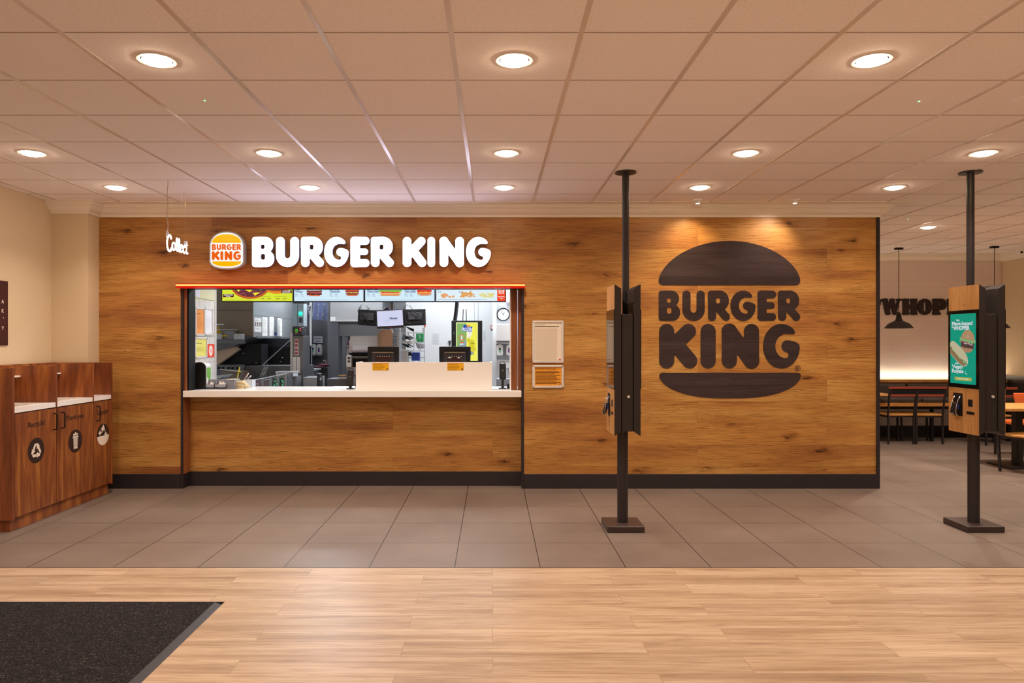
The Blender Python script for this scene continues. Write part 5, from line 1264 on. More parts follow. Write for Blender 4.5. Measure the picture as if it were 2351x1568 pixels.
MB().prism([(pxX(484, 8.6), pzZ(874, 8.6)), (pxX(505, 8.6), pzZ(868, 8.6)), (pxX(516, 8.6), pzZ(861, 8.6)), (pxX(484, 8.6), pzZ(864, 8.6))], GY(8.6), 0, -.3).build('tray', 'steel', t)
MB().bpx(474, 520, 874, 1010, 8.5, .45).build('stand', 'steel_m', t)
# --- high shelf with oil bottles
Ys = 9.35; t = thing('wall_shelf', 'steel shelf under the left hood carrying bottles', 'shelf', px(520, 787, Ys))
MB().bpx(480, 549, 779, 789, Ys, .24).build('board', 'steel_d', t)
MB().bpx(545, 548.5, 700, 779, Ys+.2, .02).build('upright', 'steel_d', t) if False else None
MB().bpx(480, 545, 756, 757.5, Ys, .01).build('front_rail', 'steel', t)
for (x, w, h, lab, colr) in ((501, 6, 26, 'squat bottle of golden oil on the steel shelf by the tiled wall', '#c9a21a'),):
    zb2 = pzZ(779, Ys); X = pxX(x, Ys+.08); k = Ys/F
    t = thing('oil_bottle', lab, 'bottle', (X, Ys+.08, zb2))
    MB().lathe([(.001, 0), (w*k, .0), (w*k*1.05, .05), (w*k*.9, .10), (w*k*.45, .13), (w*k*.6, .155), (w*k*.35, .17)], (X, Ys+.08, zb2)).build('body', mat('golden_oil', colr, .15), t, smooth=True)
    MB().lathe([(w*k*.4, .17), (w*k*.4, .19), (0, .19)], (X, Ys+.08, zb2)).build('cap', 'grey', t, smooth=True)
    MB().obox((X+.015, Ys+.08, zb2+.2), (.05, 0, 0), (0, .02, 0), (0, 0, .009)).build('spray_head', 'white', t, bevel=.004)
zb2 = pzZ(779, Ys)
for (x0, x1, y0, lab, mm_) in ((494, 508.5, 766, 'pale box on the shelf in front of the oil bottle', 'mat1'), (536, 554.5, 766, 'square pale steel canister at the right end of the shelf', 'mat1'), (515, 535, 760, 'wide clear tub at the middle of the shelf', 'mat2')):
    solo('shelf_box', MB().bpx(x0, x1, y0, 779, Ys-.02 if mm_ == 'mat1' else Ys+.05, .12), 'steel' if mm_ == 'mat1' else 'steel_m', lab, 'container', bevel=.004, at=px(x0, 779, Ys))
solo('yellow_funnel', MB().tube([px(510, 771.5, Ys-.03), px(521, 770, Ys-.03)], [.014, .01], 10), mat('yellow_plastic', '#d8b822', .3), 'small yellow plastic handle on the shelf', 'utensil', smooth=True, at=px(515, 771, Ys))
# --- control column with strips
Yc = 9.35
t = thing('control_column', 'grey steel column with a red and white sticker and paper ticket strips', 'column', px(682, 1000, Yc))
MB().bpx(671.5, 696, 771, 1080, Yc, .35).build('housing', 'steel_d', t, bevel=.004)
MB().bpx(666.5, 671.5, 772, 868, Yc+.02, .1).build('side_rail', 'steel', t)
MB().rect(pxX(676.5, Yc), pxX(685.5, Yc), pzZ(816, Yc), pzZ(779, Yc), GY(Yc), .001).build('sticker', P('#e4dadb'), t)
m = MB()
for k, y in enumerate((781, 790, 800, 808)): m.rect(pxX(677.7, Yc), pxX(683.5 if k else 684.5, Yc), pzZ(y+6, Yc), pzZ(y, Yc), GY(Yc), .0018)
m.build('sticker_print', P('#b05a60'), t)
for x0 in (672.5, 681.5):
    s_ = MB().rect(pxX(x0, Yc), pxX(x0+7.5, Yc), pzZ(856, Yc), pzZ(820, Yc), GY(Yc), .0012).build('ticket_strip', 'paper', t)
    m = MB(); lines(m, GY(Yc), pxX(x0+1, Yc), pxX(x0+6.5, Yc), pzZ(855, Yc), pzZ(821, Yc), 14, .0018, .12, .2); m.build('strip_lines', P('#a0a4aa'), s_)
t = thing('controller_box', 'black control box with a green digital readout on the steel column', 'controller', px(683, 768, Yc))
MB().bpx(671.5, 692.5, 751, 768.5, Yc-.05, .15).build('case', 'dgrey', t, bevel=.004)
MB().rect(pxX(677.5, 9.3), pxX(684, 9.3), pzZ(762, 9.3), pzZ(755, 9.3), GY(9.3), .001).build('readout', E('#3f8f2c', 1), t)
MB().rect(pxX(688, 9.3), pxX(691, 9.3), pzZ(755, 9.3), pzZ(752.5, 9.3), GY(9.3), .001).rect(pxX(688, 9.3), pxX(691, 9.3), pzZ(759.5, 9.3), pzZ(757, 9.3), GY(9.3), .001).build('indicator', E('#ff5a70', 1.2), t)
MB().rect(pxX(677.5, 9.3), pxX(683, 9.3), pzZ(765, 9.3), pzZ(763.5, 9.3), GY(9.3), .001).build('key_label', P('#d8c890'), t)
solo('tag_card', MB().bpx(667, 671.5, 762, 771, Yc-.02, .004), 'paper', 'tiny white card clipped between the hood and the control box', 'card', at=px(669, 771, Yc))
Ye = 10.6; t = thing('electrical_cabinet', 'pale grey electrical cabinet with a glowing green lamp', 'electrical cabinet', px(684, 748, Ye))
MB().bpx(671.5, 697, 697, 749, Ye, .2).build('cabinet', mat('cabinet_grey_green', '#8f9aa0', .4), t, bevel=.004)
MB().bpx(682.8, 683.5, 697, 749, Ye-.003, .003).build('door_gap', 'dgrey', t)
MB().ball(px(690, 720, Ye-.02), .032).build('green_lamp', emis('green_lamp', '#1fe0a0', 2.5), t, smooth=True)
MB().bpx(686, 694.5, 729, 741, Ye-.004, .004).build('label_plate', 'dgrey', t)
# --- pipes
Yp = 11.6
for i, (x, r, mm_, lab) in enumerate(((702, .022, 'steel_d', 'dark vertical service pipe nearest the electrical cabinet'), (707, .014, 'steel_d', 'thin dark service pipe second from the electrical cabinet'), (711.5, .013, 'steel', 'thin bright service pipe in the middle of the pipe run'), (715.5, .013, 'steel_d', 'thin dark service pipe left of the white pipe'), (714, .017, 'white', 'white vertical pipe beside the soap dispensers'))):
    if mm_ == 'white': x = 714; 
    Yq = Yp if mm_ != 'white' else Yp-.1
    solo('service_pipe', MB().cyl((pxX(x, Yq), Yq, 0), r, ZK, 14), mm_, lab, 'pipe', 'vertical service pipes', smooth=True, at=(pxX(x, Yq), Yq, .5))
t = thing('gas_valves', 'cluster of small steel valves with a copper cap on the pipes', 'valve', px(706, 707, 11.4))
m = MB()
for (x, y, r) in ((701, 707, .03), (704, 702, .02), (708, 709, .03), (711, 703, .022), (705, 711, .02)): m.ball(px(x, y, 11.45), r)
m.build('valve_bodies', 'steel', t, smooth=True); MB().ball(px(696, 708, 11.4), .035).build('copper_cap', mat('copper', '#a8683c', .3, 1), t, smooth=True)
MB().tube([px(699, 708, 11.42), px(713, 704, 11.42)], .01, 8).tube([px(708, 712, 11.42), px(712, 727, 11.42)], .008, 8).build('cross_pipe', 'steel_m', t, smooth=True)
t = thing('squeegee', 'tool with a long light wooden handle hanging by the steel column', 'utensil', px(700, 800, 11.0))
MB().tube([px(691.5, 782, 9.5), px(692, 806, 9.5)], .015, 10).build('handle', mat('light_wood_handle', '#c98a4a', .5), t, smooth=True)
MB().tube([px(691, 752, 9.5), px(694, 762, 9.5), px(690, 772, 9.5), px(691.5, 782, 9.5)], .007, 8).tube([px(692, 806, 9.5), px(692, 812, 9.5), px(688, 814, 9.5)], .014, 8).build('hanger', 'dgrey', t, smooth=True)
# curved plastic film reflecting the lights
t = thing('strip_curtain', 'clear glossy plastic sheet hanging below the menu screens', 'curtain', px(733, 728, 11.2))
m = MB(); vs = []; fs = []; nx, nz = 24, 10
for j in range(nz+1):
    for i in range(nx+1):
        x = 716+(752-716)*i/nx; y = 650+(735-650)*j/nz; vs.append(px(x, y, 11.2)+Vector((0, .05*math.sin(i*.8+j*.3), 0)))
for j in range(nz):
    for i in range(nx): a = j*(nx+1)+i; fs.append((a, a+1, a+nx+2, a+nx+1))
m.add(vs, fs).build('sheet', mat('glossy_film', '#b8c0da', .08, .85), t, smooth=True)
# --- soap dispensers and hand-wash sign
Yw2 = 11.9
def soap(x0, x1, y0, y1, Y, lab, colr):
    a, b, c, d = pxX(x0, Y), pxX(x1, Y), pzZ(y1, Y), pzZ(y0, Y); cx = (a+b)/2; r = (b-a)/2
    t = thing('soap_dispenser', lab, 'soap dispenser', (cx, Y, c), 'wall soap dispensers')
    pl_ = [(cx+r*math.cos(q), d-r+r*math.sin(q)) for q in [PI*k/16 for k in range(17)]]+[(cx+r*math.cos(q), c+r*.9+r*.9*math.sin(q)) for q in [PI+PI*k/16 for k in range(17)]]
    MB().prism(pl_, GY(Y), 0, .09).build('cover', 'white', t, bevel=.01)
    MB().ell(cx, c+(d-c)*.45, r*.4, r*.62, GY(Y), .0915).build('colour_drop', P(colr), t)
    MB().ell(cx, c+(d-c)*.62, r*.28, r*.4, GY(Y), .0925).build('window', 'blackm', t)
    MB().tube([(cx-r*.7, Y-.07, c+r*.9), (cx-r*.4, Y-.1, c+r*.35), (cx+r*.4, Y-.1, c+r*.35), (cx+r*.7, Y-.07, c+r*.9)], .008, 8).build('push_lever', 'grey', t, smooth=True)
soap(716, 727.5, 790, 817, Yw2, 'white soap dispenser with a green drop on the steel back wall', '#8fd0b0')
soap(729, 741, 790, 817, Yw2, 'white soap dispenser with a purple drop on the steel back wall', '#8a3fb0')
t = thing('hand_wash_sign', 'pale sign with handwriting above the back wall soap dispensers', 'sign', px(730, 787, Yw2))
MB().bpx(720, 740.5, 772, 787, Yw2, .01).build('plate', mat('pale_plate', '#c4c6cc', .5), t)
m = MB(); mS = GY(Yw2); text(m, 'Clean hands', .04, mS, pxX(721.5, Yw2), pzZ(778.5, Yw2), .001, .01, width=.12, shear=.3); text(m, 'please', .04, mS, pxX(722, Yw2), pzZ(785, Yw2), .001, .01, width=.1, shear=.3); m.build('handwriting', P('#4c4e58'), t)
# worktop with mitt & faucet
t = thing('back_bench', 'low steel bench in front of the back wall', 'bench', px(720, 1000, 11))
MB().bpx(694, 718, 848, 852, 10.3, .5).build('worktop', 'steel', t); MB().bpx(694, 716, 852, 985, 10.35, .4).build('cabinet', 'steel_d', t)
t = thing('prep_bench', 'steel cabinet below the maroon cloth', 'cabinet', px(735, 990, 11))
MB().bpx(719, 752, 845, 975, 11.0, .6).build('body', 'steel_d', t, bevel=.005)
m = MB().ball(px(732, 842, 10.95), .09, (1.6, .9, .22)).ball(px(745, 838, 10.95), .07, (1.5, .9, .35)).ball(px(720, 845, 10.95), .05, (1.3, .8, .2))
solo('maroon_cloth', m, 'mitt', 'crumpled maroon cloth lying on the steel cabinet', 'cloth', smooth=True, at=px(732, 845, 10.95))
solo('tap', MB().tube([px(741, 838, 11.1), px(741, 831, 11.1), px(744, 827.5, 11.1), px(748, 829, 11.1), px(749, 834, 11.1)], .012, 10), 'chrome', 'small arched chrome tap above the maroon cloth', 'tap', smooth=True, at=px(741, 838, 11.1))
m = MB().ball(px(694, 844, 10.32), .03, (1, 1, .8)).ball(px(698, 846, 10.32), .02)
solo('bread_piece', m, mat('bun_beige', '#d0ae86', .7), 'small beige item on the low steel bench', 'food', smooth=True, at=px(694, 847, 10.32))
# tubs in front
for (x0, x1, y0, lab, mm_, Y) in ((696, 729, 866, 'wide grey steel tub standing behind the counter edge', 'steel_m', 9.0), (671, 676, 873, 'narrow dark slot beside the steel column', 'dgrey', 9.3)):
    solo('tub', MB().bpx(x0, x1, y0, 1000, Y, .3), mm_, lab, 'tub', bevel=.005, at=px(x0, 1000, Y))
t = thing('pump_bottle', 'dark round-topped pump dispenser with a pale label', 'dispenser', px(733, 890, 8.9))
MB().lathe([(.03, -.2), (.03, .05), (.034, .06), (.03, .09), (.012, .1), (0, .102)], px(733, 874, 8.9)).build('body', 'dgrey', t, smooth=True)
MB().box(px(733, 874, 8.9).x-.08, px(733, 874, 8.9).x+.08, 8.8, 9.0, 0, pzZ(874, 8.9)-.2).build('support_block', 'steel_d', t)
MB().ell(pxX(736, 8.86), pzZ(870, 8.86), .012, .02, GY(8.865), .0).build('label', P('#aeb6c4'), t)
solo('steel_post', MB().bpx(741, 744.5, 863, 1000, 9.2, .03), 'steel', 'short bright steel post right of the pump dispenser', 'post', at=px(742, 1000, 9.2))
# --- prep rail with sauce slots
t = thing('prep_rail', 'sloping steel rail with compartments of packets behind the counter', 'prep rail', px(625, 1000, 8.5))
p, q = px(586, 872, 8.35), px(659, 857, 8.75); MB().obox((p+q)/2, (q-p)/2, (0, .02, 0), (0, 0, .006)).build('top_rail', 'steel', t)
p2_, q2_ = px(556, 887, 8.2), px(592, 881, 8.35); MB().obox((p2_+q2_)/2, (q2_-p2_)/2, (0, .02, 0), (0, 0, .004)).build('lower_rail', 'steel', t)
MB().prism([(pxX(586, 8.5), .5), (pxX(659, 8.7), .5), (pxX(659, 8.7), pzZ(860, 8.7)), (pxX(586, 8.5), pzZ(874, 8.5))], GY(8.72), 0, -.25).build('cabinet', 'steel_d', t)
rn = random.Random(11)
for k in range(4):
    xa_ = 588+k*17.5; Yk = 8.45+k*.05; ytop = 873-k*3.5
    MB().bpx(xa_+12.5, xa_+15.5, ytop-2, 990, Yk-.02, .05).build('divider', 'steel_m', t)
    c_ = MB().bpx(xa_, xa_+12, ytop+2, 990, Yk+.02, .1).build('compartment', mat('packet_mix_%d' % k, ['#8a6a74', '#9a94a6', '#5f6e74', '#4a6a68'][k], .4), t)
    m = MB()
    for j in range(16): u_, v_ = rn.uniform(xa_+1, xa_+11), rn.uniform(ytop+3, 887); m.rect(pxX(u_, Yk), pxX(u_+rn.uniform(1, 3), Yk), pzZ(v_+1.6, Yk), pzZ(v_, Yk), GY(Yk+.02), .002)
    m.build('packets', P('#cdd2d6'), c_)
    if k > 1: m = MB(); [m.ell(pxX(rn.uniform(xa_+2, xa_+11), Yk), pzZ(rn.uniform(ytop+8, 886), Yk), .007, .007, GY(Yk+.02), .003) for j in range(3)]; m.build('green_lights', E('#3fe08a', 1.2), c_)
t = thing('clear_tray', 'clear plastic tray on top of the prep rail', 'tray', px(653, 862, 8.9))
MB().bpx(632, 676, 853, 855, 8.9, .2).bpx(636, 672, 855, 864, 8.92, .006).bpx(634, 636, 855, 864, 8.9, .2).bpx(672, 674, 855, 864, 8.9, .2).build('tray', 'clear', t)
MB().bpx(655, 682, 864, 980, 9.0, .2).build('stand', 'steel_m', t)
# --- right hood, panel
Yh2 = 10.9
t = thing('extractor_hood', 'pale steel extractor hood at the back centre of the kitchen', 'extractor hood', px(850, 737, Yh2))
MB().bpx(758, 878, 600, 737, Yh2, .9).build('canopy', 'steel', t)
MB().bpx(758, 878, 736.5, 738, Yh2-.01, .01).build('lower_edge', 'alu', t)
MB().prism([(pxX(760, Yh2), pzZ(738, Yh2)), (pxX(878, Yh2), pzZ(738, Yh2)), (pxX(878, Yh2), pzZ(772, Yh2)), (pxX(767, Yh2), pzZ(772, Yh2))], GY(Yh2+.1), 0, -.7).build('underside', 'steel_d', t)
MB().rect(pxX(758.5, Yh2), pxX(770, Yh2), pzZ(736, Yh2), pzZ(727.5, Yh2), GY(Yh2), .003).build('label', 'paper', t)
solo('steel_panel', MB().bpx(752, 757.5, 690, 1000, Yh2+.02, .3).bpx(757.5, 776.5, 738, 1000, Yh2+.02, .3), mat('satin_panel', '#6d7077', .5, .4), 'tall narrow satin grey panel left of the toaster', 'cupboard', at=px(764, 862, Yh2))  # vertical steel panel; its run down to the floor is added
solo('rear_panel', MB().bpx(777, 800, 773, 1000, 11.85, .1), 'steel_m', 'lighter steel panel behind the toaster', 'cupboard', at=px(790, 828, 11.9))  # rear steel panel, lower part added to reach the floor
t = thing('scraper', 'scraper with a wooden handle and steel blade lying left of the toaster', 'utensil', px(786, 865, 9.3))
MB().tube([px(778, 862.5, 9.3), px(795, 862.5, 9.3)], .012, 10).build('handle', mat('wooden_handle', '#c4924e', .5), t, smooth=True)
MB().bpx(777, 795, 867, 870, 9.3, .06).build('blade', 'steel', t)
MB().bpx(750, 796, 870, 1000, 9.35, .4).build('support_block', 'steel_d', t)
# --- toaster
Yt = 9.25; t = thing('conveyor_toaster', 'large steel conveyor toaster behind the left till', 'toaster', px(835, 1000, Yt))
MB().prism([(pxX(802, Yt), pzZ(783, Yt)), (pxX(805, Yt), pzZ(771.5, Yt)), (pxX(868, Yt), pzZ(770.5, Yt)), (pxX(868, Yt), pzZ(783, Yt))], GY(Yt), 0, -.35).build('top_cover', 'toaster', t)
MB().bpx(801, 868, 783, 805, Yt, .35).build('upper_body', 'toaster', t, bevel=.004)
MB().bpx(809, 843, 793, 804, Yt-.07, .07).build('feed_chute', 'toaster', t, bevel=.003)
MB().obox(px(823, 807, Yt-.1), (pxX(844, Yt)-pxX(823, Yt), 0, 0), (0, .05, -.01), (0, 0, .011)).build('landing_shelf', mat('lilac_metal', '#a9a3b0', .3, .6), t)
MB().bpx(804, 868, 811, 842, Yt+.05, .3).build('opening', 'blackm', t)
m = MB()
for y in (818, 821): m.bpx(809, 845, y, y+1, Yt+.02, .01)
m.build('rack_bars', 'steel', t)
MB().bpx(795, 806.5, 815.5, 842, Yt-.02, .2).build('control_box', 'white', t, bevel=.003)
MB().bpx(798, 803.5, 820, 824.5, Yt-.026, .006).bpx(798, 803.5, 827.5, 832, Yt-.026, .006).build('switches', 'dgrey', t)
MB().bpx(796, 868, 843, 1000, Yt+.02, .4).build('base', 'steel_m', t)
MB().tube([px(798, 785, Yt), px(799, 800, Yt), px(799, 815, Yt)], .006, 8).build('lever', 'chrome', t)
MB().bpx(796.5, 801, 785, 793, Yt-.01, .01).bpx(796, 800.5, 796.5, 799, Yt-.01, .01).build('warning_label', P('#6a4a6c'), t)
# --- paper roll / bag holder
Yr = 8.95; t = thing('fry_chute', 'brown-faced curved steel chute below the middle monitor', 'chute', px(885, 1000, Yr))
MB().prism([(pxX(873, Yr), 0), (pxX(873, Yr), pzZ(759, Yr)), (pxX(876, Yr), pzZ(756.5, Yr)), (pxX(898, Yr), pzZ(756.5, Yr)), (pxX(901, Yr), pzZ(760, Yr)), (pxX(901, Yr), 0)], GY(Yr), 0, -.1).build('front', mat('brown_steel', '#93755e', .3, .5), t, bevel=.004)
MB().bpx(866, 873, 763, 1000, Yr+.03, .25).build('left_side', 'steel_b', t); MB().bpx(901, 917, 764, 1000, Yr+.05, .25).build('right_side', 'steel_m', t)
m = MB()
for k in range(6): m.tube([px(902, 768+k*6, Yr), px(912, 767+k*6, Yr)], .011, 8)
m.build('coils', 'chrome', t, smooth=True)
# --- monitors
def monitor(name, lab, c, w, h, yaw, roll, Y, on):
    o = thing(name, lab, 'monitor', (0, 0, 0), 'order monitors above the toaster')
    MB().box(-w/2, w/2, 0, .03, -h/2, h/2).build('casing', 'black', o, bevel=.004)
    f = facingY(0)
    if on:
        MB().rect(-w/2+.008, w/2-.008, -h/2+.028, h/2-.008, f, .001).build('display', E('#d6d8f4', .95), o)
        m = MB(); text(m, 'Haven', .042, f, -.005, -.005, .0018, .03, width=.095); m.build('display_word', E('#2e3c5c', .9), o)
        m = MB(); m.tube([(-.05+.045*math.sin(k*.5)*.8-.004*k*.3, -.0018, .0-.02+.028*math.cos(k*.7)) for k in range(9)], .0012, 5); m.tube([(-.06, -.0018, -.02), (-.02, -.0018, -.012), (.03, -.0018, -.026), (.075, -.0018, -.012)], .0012, 5); m.build('display_swirl', E('#7fb0c4', .9), o)
        MB().rect(-.012, .012, -h/2+.002, -h/2+.008, f, .002).build('red_mark', P('#b03a30'), o)
    else:
        MB().box(-.13, .13, -.035, 0, -.09, .1).build('rear_housing', 'blackm', o, bevel=.008)
        MB().box(-.09, .09, -.05, -.035, -.03, .06).build('vesa_mount', 'dgrey', o, bevel=.003)
        rn = random.Random(int(c[0]))
        for k in range(5):
            p0 = (rn.uniform(-.1, .1), -.055, .08+rn.uniform(0, .09)); pts = [p0, (p0[0]+rn.uniform(-.08, .08), -.07, h/2+rn.uniform(-.05, .03)), (rn.uniform(-.1, .1), -.075, rn.uniform(-.05, .05)), (rn.uniform(-.09, .09), -.055, -h/2+.02)]
            s2 = smooth([(p_[0], p_[2]) for p_ in pts], 8)
            MB().tube([(q[0], -.055-.02*math.sin(PI*j/(len(s2)-1)), q[1]) for j, q in enumerate(s2)], .0032, 6).build('cable', 'blackm', o, smooth=True)
    o.location = px(c[0], c[1], Y); o.rotation_euler = (0, roll, yaw)
    return o
monitor('order_monitor', 'order monitor facing away from the viewer, tilted, left of the lit screen', (845.5, 729.5), .25, .20, -.25, .06, 8.95, False)
monitor('order_monitor', 'order monitor facing away from the viewer, right of the lit screen', (951, 728.5), .30, .21, .3, -.03, 8.95, False)
monitor('order_monitor', 'lit order monitor with a pale lilac login screen', (895.5, 732.5), .335, .225, 0, -.05, 8.72, True)
solo('ceiling_bracket', MB().bpx(897, 903, 600, 725, 9.1, .03).bpx(850, 945, 712, 718, 9.08, .03).box(pxX(900, 9)-.02, pxX(900, 9)+.02, 8.75, 9.1, pzZ(720, 9), pzZ(714, 9)), 'steel_d', 'dark bracket carrying the order monitors', 'bracket', at=px(900, 650, 9.1))
solo('round_sticker', MB().lathe([(.035, 0), (.03, -.02), (0, -.03)], px(888, 711, 9.1), 20, 'y'), mat('purple_round', '#4a3a5c', .3), 'small round purple camera dome above the lit monitor', 'camera', smooth=True, at=px(888, 711, 9.1))
# mid steel sections behind
solo('vertical_duct', MB().bpx(879, 904.5, 600, 1000, 11.9, .08), 'wwall', 'white duct behind the lit monitor', 'duct', at=px(890, 700, 11))
solo('vertical_duct', MB().bpx(905, 930.5, 600, 1000, 11.9, .08), 'steel', 'steel duct right of the white duct', 'duct', at=px(918, 700, 11))
# --- utensil rack
Yu = 9.5; t = thing('utensil_rack', 'white wire rack of black-handled utensils right of the chute', 'rack', px(945, 1000, Yu))
m = MB()
for x in (917, 936, 949, 974): m.bpx(x, x+2, 752, 1000, Yu, .02)
for y in (763, 785, 805, 820): m.bpx(917, 976, y, y+2, Yu-.005, .02)
m.build('frame', 'white', t)
m = MB(); rn = random.Random(3)
for k in range(26):
    x = 920+rn.random()*22; y = 770+(k % 3)*18+rn.random()*6; m.tube([px(x, y, Yu-.02), px(x+9, y+5, Yu-.05)], .006, 6)
for k in range(6): m.tube([px(932+k*2, 750+k*1.5, Yu-.02), px(950, 756+k, Yu-.05)], .005, 6)
m.build('utensil_handles', 'blackm', t)
m = MB()
for k in range(14): x = 918+rn.random()*50; y = 765+rn.random()*55; m.tube([px(x, y, Yu+.03), px(x+3, y+10, Yu+.03)], .007, 6)
m.build('blades', 'chrome', t)
MB().bpx(926, 947, 783, 790, Yu-.03, .01).bpx(937, 948, 804, 808, Yu-.03, .01).build('shelf_labels', 'paper', t)
MB().bpx(916, 937, 803, 1000, Yu-.06, .12).build('white_bin', mat('warm_white_bin', '#d6cfc8', .4), t, bevel=.004)
solo('green_board', MB().bpx(955, 972.5, 765.5, 791, Yu+.06, .04), mat('green_board', '#2f9a5c', .4), 'bright green chopping board standing in the white rack', 'chopping board', bevel=.004, at=px(964, 791, Yu))
solo('blue_box', MB().bpx(944.5, 963.5, 809, 828, Yu-.05, .1), mat('blue_plastic', '#2c4cb0', .35), 'blue plastic box low in the white rack', 'box', bevel=.004, at=px(954, 828, Yu))
solo('clear_jug', MB().lathe([(.04, 0), (.055, .02), (.06, .07), (.05, .075), (0, .07)], px(966, 800, Yu-.1)), 'clear', 'clear upturned jug above the blue box', 'jug', smooth=True, at=px(966, 800, Yu-.1))
solo('orange_tag', MB().bpx(973.5, 977, 746.5, 750, Yd-.02, .02), mat('orange_tag', '#e8623c', .4), 'tiny orange tag on the edge of the white wall', 'tag', at=px(975, 750, Yd))
m = MB(); m.bpx(969, 976, 752, 765, Yd-.004, .004)
t = thing('paper_strip', 'narrow column of printed labels on the edge of the white wall', 'notice', px(972, 790, Yd)); m.build('sheet', 'paper', t)
m = MB(); lines(m, GY(Yd-.004), pxX(970, Yd), pxX(976, Yd), pzZ(764, Yd), pzZ(753, Yd), 3, .001, .5, .2); m.build('print', P('#4a4c54'), t)
for (x0, x1, y0, y1, lab) in ((992, 1009, 765, 790, 'faint printed sheet on the white wall left of the drink display'), (1108, 1116, 758, 784, 'faint label column on the white wall right of the drink display')):
    t = thing('wall_notice', lab, 'notice', px(x0, y1, Yd), 'pale sheets on the white wall'); MB().bpx(x0, x1, y0, y1, Yd-.003, .003).build('sheet', mat('pale_sheet', '#e9ebee', .6), t)
    m = MB(); lines(m, GY(Yd-.003), pxX(x0+1.5, Yd), pxX(x1-1, Yd), pzZ(y1-1, Yd), pzZ(y0+2, Yd), 10, .001, .3, .3); m.build('print', P('#c3c6cc'), t)
solo('door_handle', MB().tube([px(1029, 783.5, Yd-.03), px(1036, 783.5, Yd-.03)], .012, 8).bpx(1031, 1034, 783, 793, Yd-.02, .02), 'dgrey', 'small dark door handle left of the drink display', 'handle', at=px(1032, 790, Yd))
solo('hanging_conduit', MB().tube([px(1049.5, 640, 9.3), px(1049, 700, 9.3), px(1044, 740, 9.3), px(1044, 790, 9.3)], .026, 14), mat('ribbed_black_hose', '#3c3a44', .35), 'thick dark hose running up behind the drink display', 'hose', smooth=True, at=px(1049, 700, 9.3))
for x0, x1, lab in ((1063.5, 1062.5, 'thin black suspension rod above the drink display, left one'), (1070, 1071, 'thin black suspension rod above the drink display, right one')):
    solo('suspension_rod', MB().tube([px(x0, 710, 8.86), px(x1, 740, 8.86)], .005, 8), 'blackm', lab, 'rod', 'suspension rods', at=px(x1, 740, 8.86))
# --- frozen drink display
Yf = 8.8; t = thing('drink_display', 'upright black display with a yellow and green frozen drink advert', 'advert display', px(1071, 1000, Yf))
MB().bpx(1036.5, 1107, 736, 834, Yf, .12).build('housing', 'blackm', t, bevel=.008)
MB().bpx(1040, 1100, 834, 1010, Yf+.03, .4).build('machine_body', 'dgrey', t)
mD = GY(Yf)
def dx(x): return pxX(x, Yf)
def dz(y): return pzZ(y, Yf)
ds = MB().rect(dx(1047), dx(1097), dz(828.5), dz(740), mD, .001).build('display', E('#eef5a8', 1), t)
MB().rect(dx(1049), dx(1071), dz(825), dz(742.5), mD, .0016).build('green_field', E('#8cb86c', .95), ds)
MB().flat([(dx(1049), dz(825)), (dx(1071), dz(825)), (dx(1071), dz(778)), (dx(1060), dz(790)), (dx(1049), dz(796))], mD, .002).build('grey_field', E('#93a9b4', .9), ds)
MB().flat([(dx(1071), dz(828)), (dx(1095.5), dz(828)), (dx(1095.5), dz(742)), (dx(1071), dz(742))], mD, .0016).build('yellow_field', E('#f2ee5a', 1), ds)
MB().flat([(dx(1072), dz(756)), (dx(1085), dz(760)), (dx(1078), dz(780)), (dx(1072), dz(776))], mD, .002).build('white_splash', E('#f8f6e4', 1), ds)
m = MB(); m.ell(dx(1083), dz(789), .04, .05, mD, .0024); m.ell(dx(1086), dz(801), .035, .035, mD, .0024); m.ell(dx(1076), dz(781), .02, .03, mD, .0024); m.build('ice_swirl', E('#d8cc3a', 1), ds)
MB().ell(dx(1085), dz(788), .024, .008, mD, .0028, rot=-.2).build('ice_shadow', E('#a89a30', .9), ds)
MB().prism([(dx(1060), dz(760)), (dx(1082), dz(762)), (dx(1085), dz(750)), (dx(1063), dz(750))], mD, .0022, .0026).build('logo_shadow', E('#2a4aa8', 1), ds)
m = MB(); m.ell(dx(1068), dz(748.5), .022, .014, mD, .0027); m.build('logo_blue', E('#2a4aa8', 1), ds)
m = MB(); m.ell(dx(1075), dz(748.5), .022, .013, mD, .00265); m.build('logo_orange', E('#f09a3a', 1), ds)
m = MB(); text(m, 'FROZEN', .062, mD, dx(1060.5), dz(760), .0034, .03, width=.13, sp=.95); m.build('logo_lettering', E('#e8eef8', 1), ds)
m = MB(); text(m, 'FROZEN', .062, mD, dx(1087.5), dz(815), .0034, .03, 'RIGHT', width=.12, sp=.95); m.build('lower_lettering', E('#2a4aa8', 1), ds)
m = MB(); m.tube([mD(dx(1060)+.034*math.cos(q), dz(775)+.034*math.sin(q), .003) for q in [2*PI*k/24 for k in range(24)]], .0042, 6, True); text(m, 'NO', .016, mD, dx(1060), dz(783), .003, .04, 'CENTER'); m.ell(dx(1060), dz(786), .028, .006, mD, .0028); m.build('red_ring', E('#e8604c', 1), ds)
MB().rect(dx(1058.5), dx(1061.5), dz(780), dz(770), mD, .003).ell(dx(1060), dz(790), .026, .007, mD, .003).build('cup_pictogram', E('#e8ecf0', 1), ds)
m = MB()
for a_, b_ in (((1079, 767), (1078, 763.5)), ((1078, 774), (1076.5, 770.5))): m.tube([mD(dx(a_[0]), dz(a_[1]), .003), mD(dx(b_[0]), dz(b_[1]), .003)], .003, 6)
m.build('straw_marks', E('#b0484c', 1), ds)
MB().rect(dx(1041), dx(1044.5), dz(768), dz(762), mD, .001).build('sensor', P('#39454c'), t)
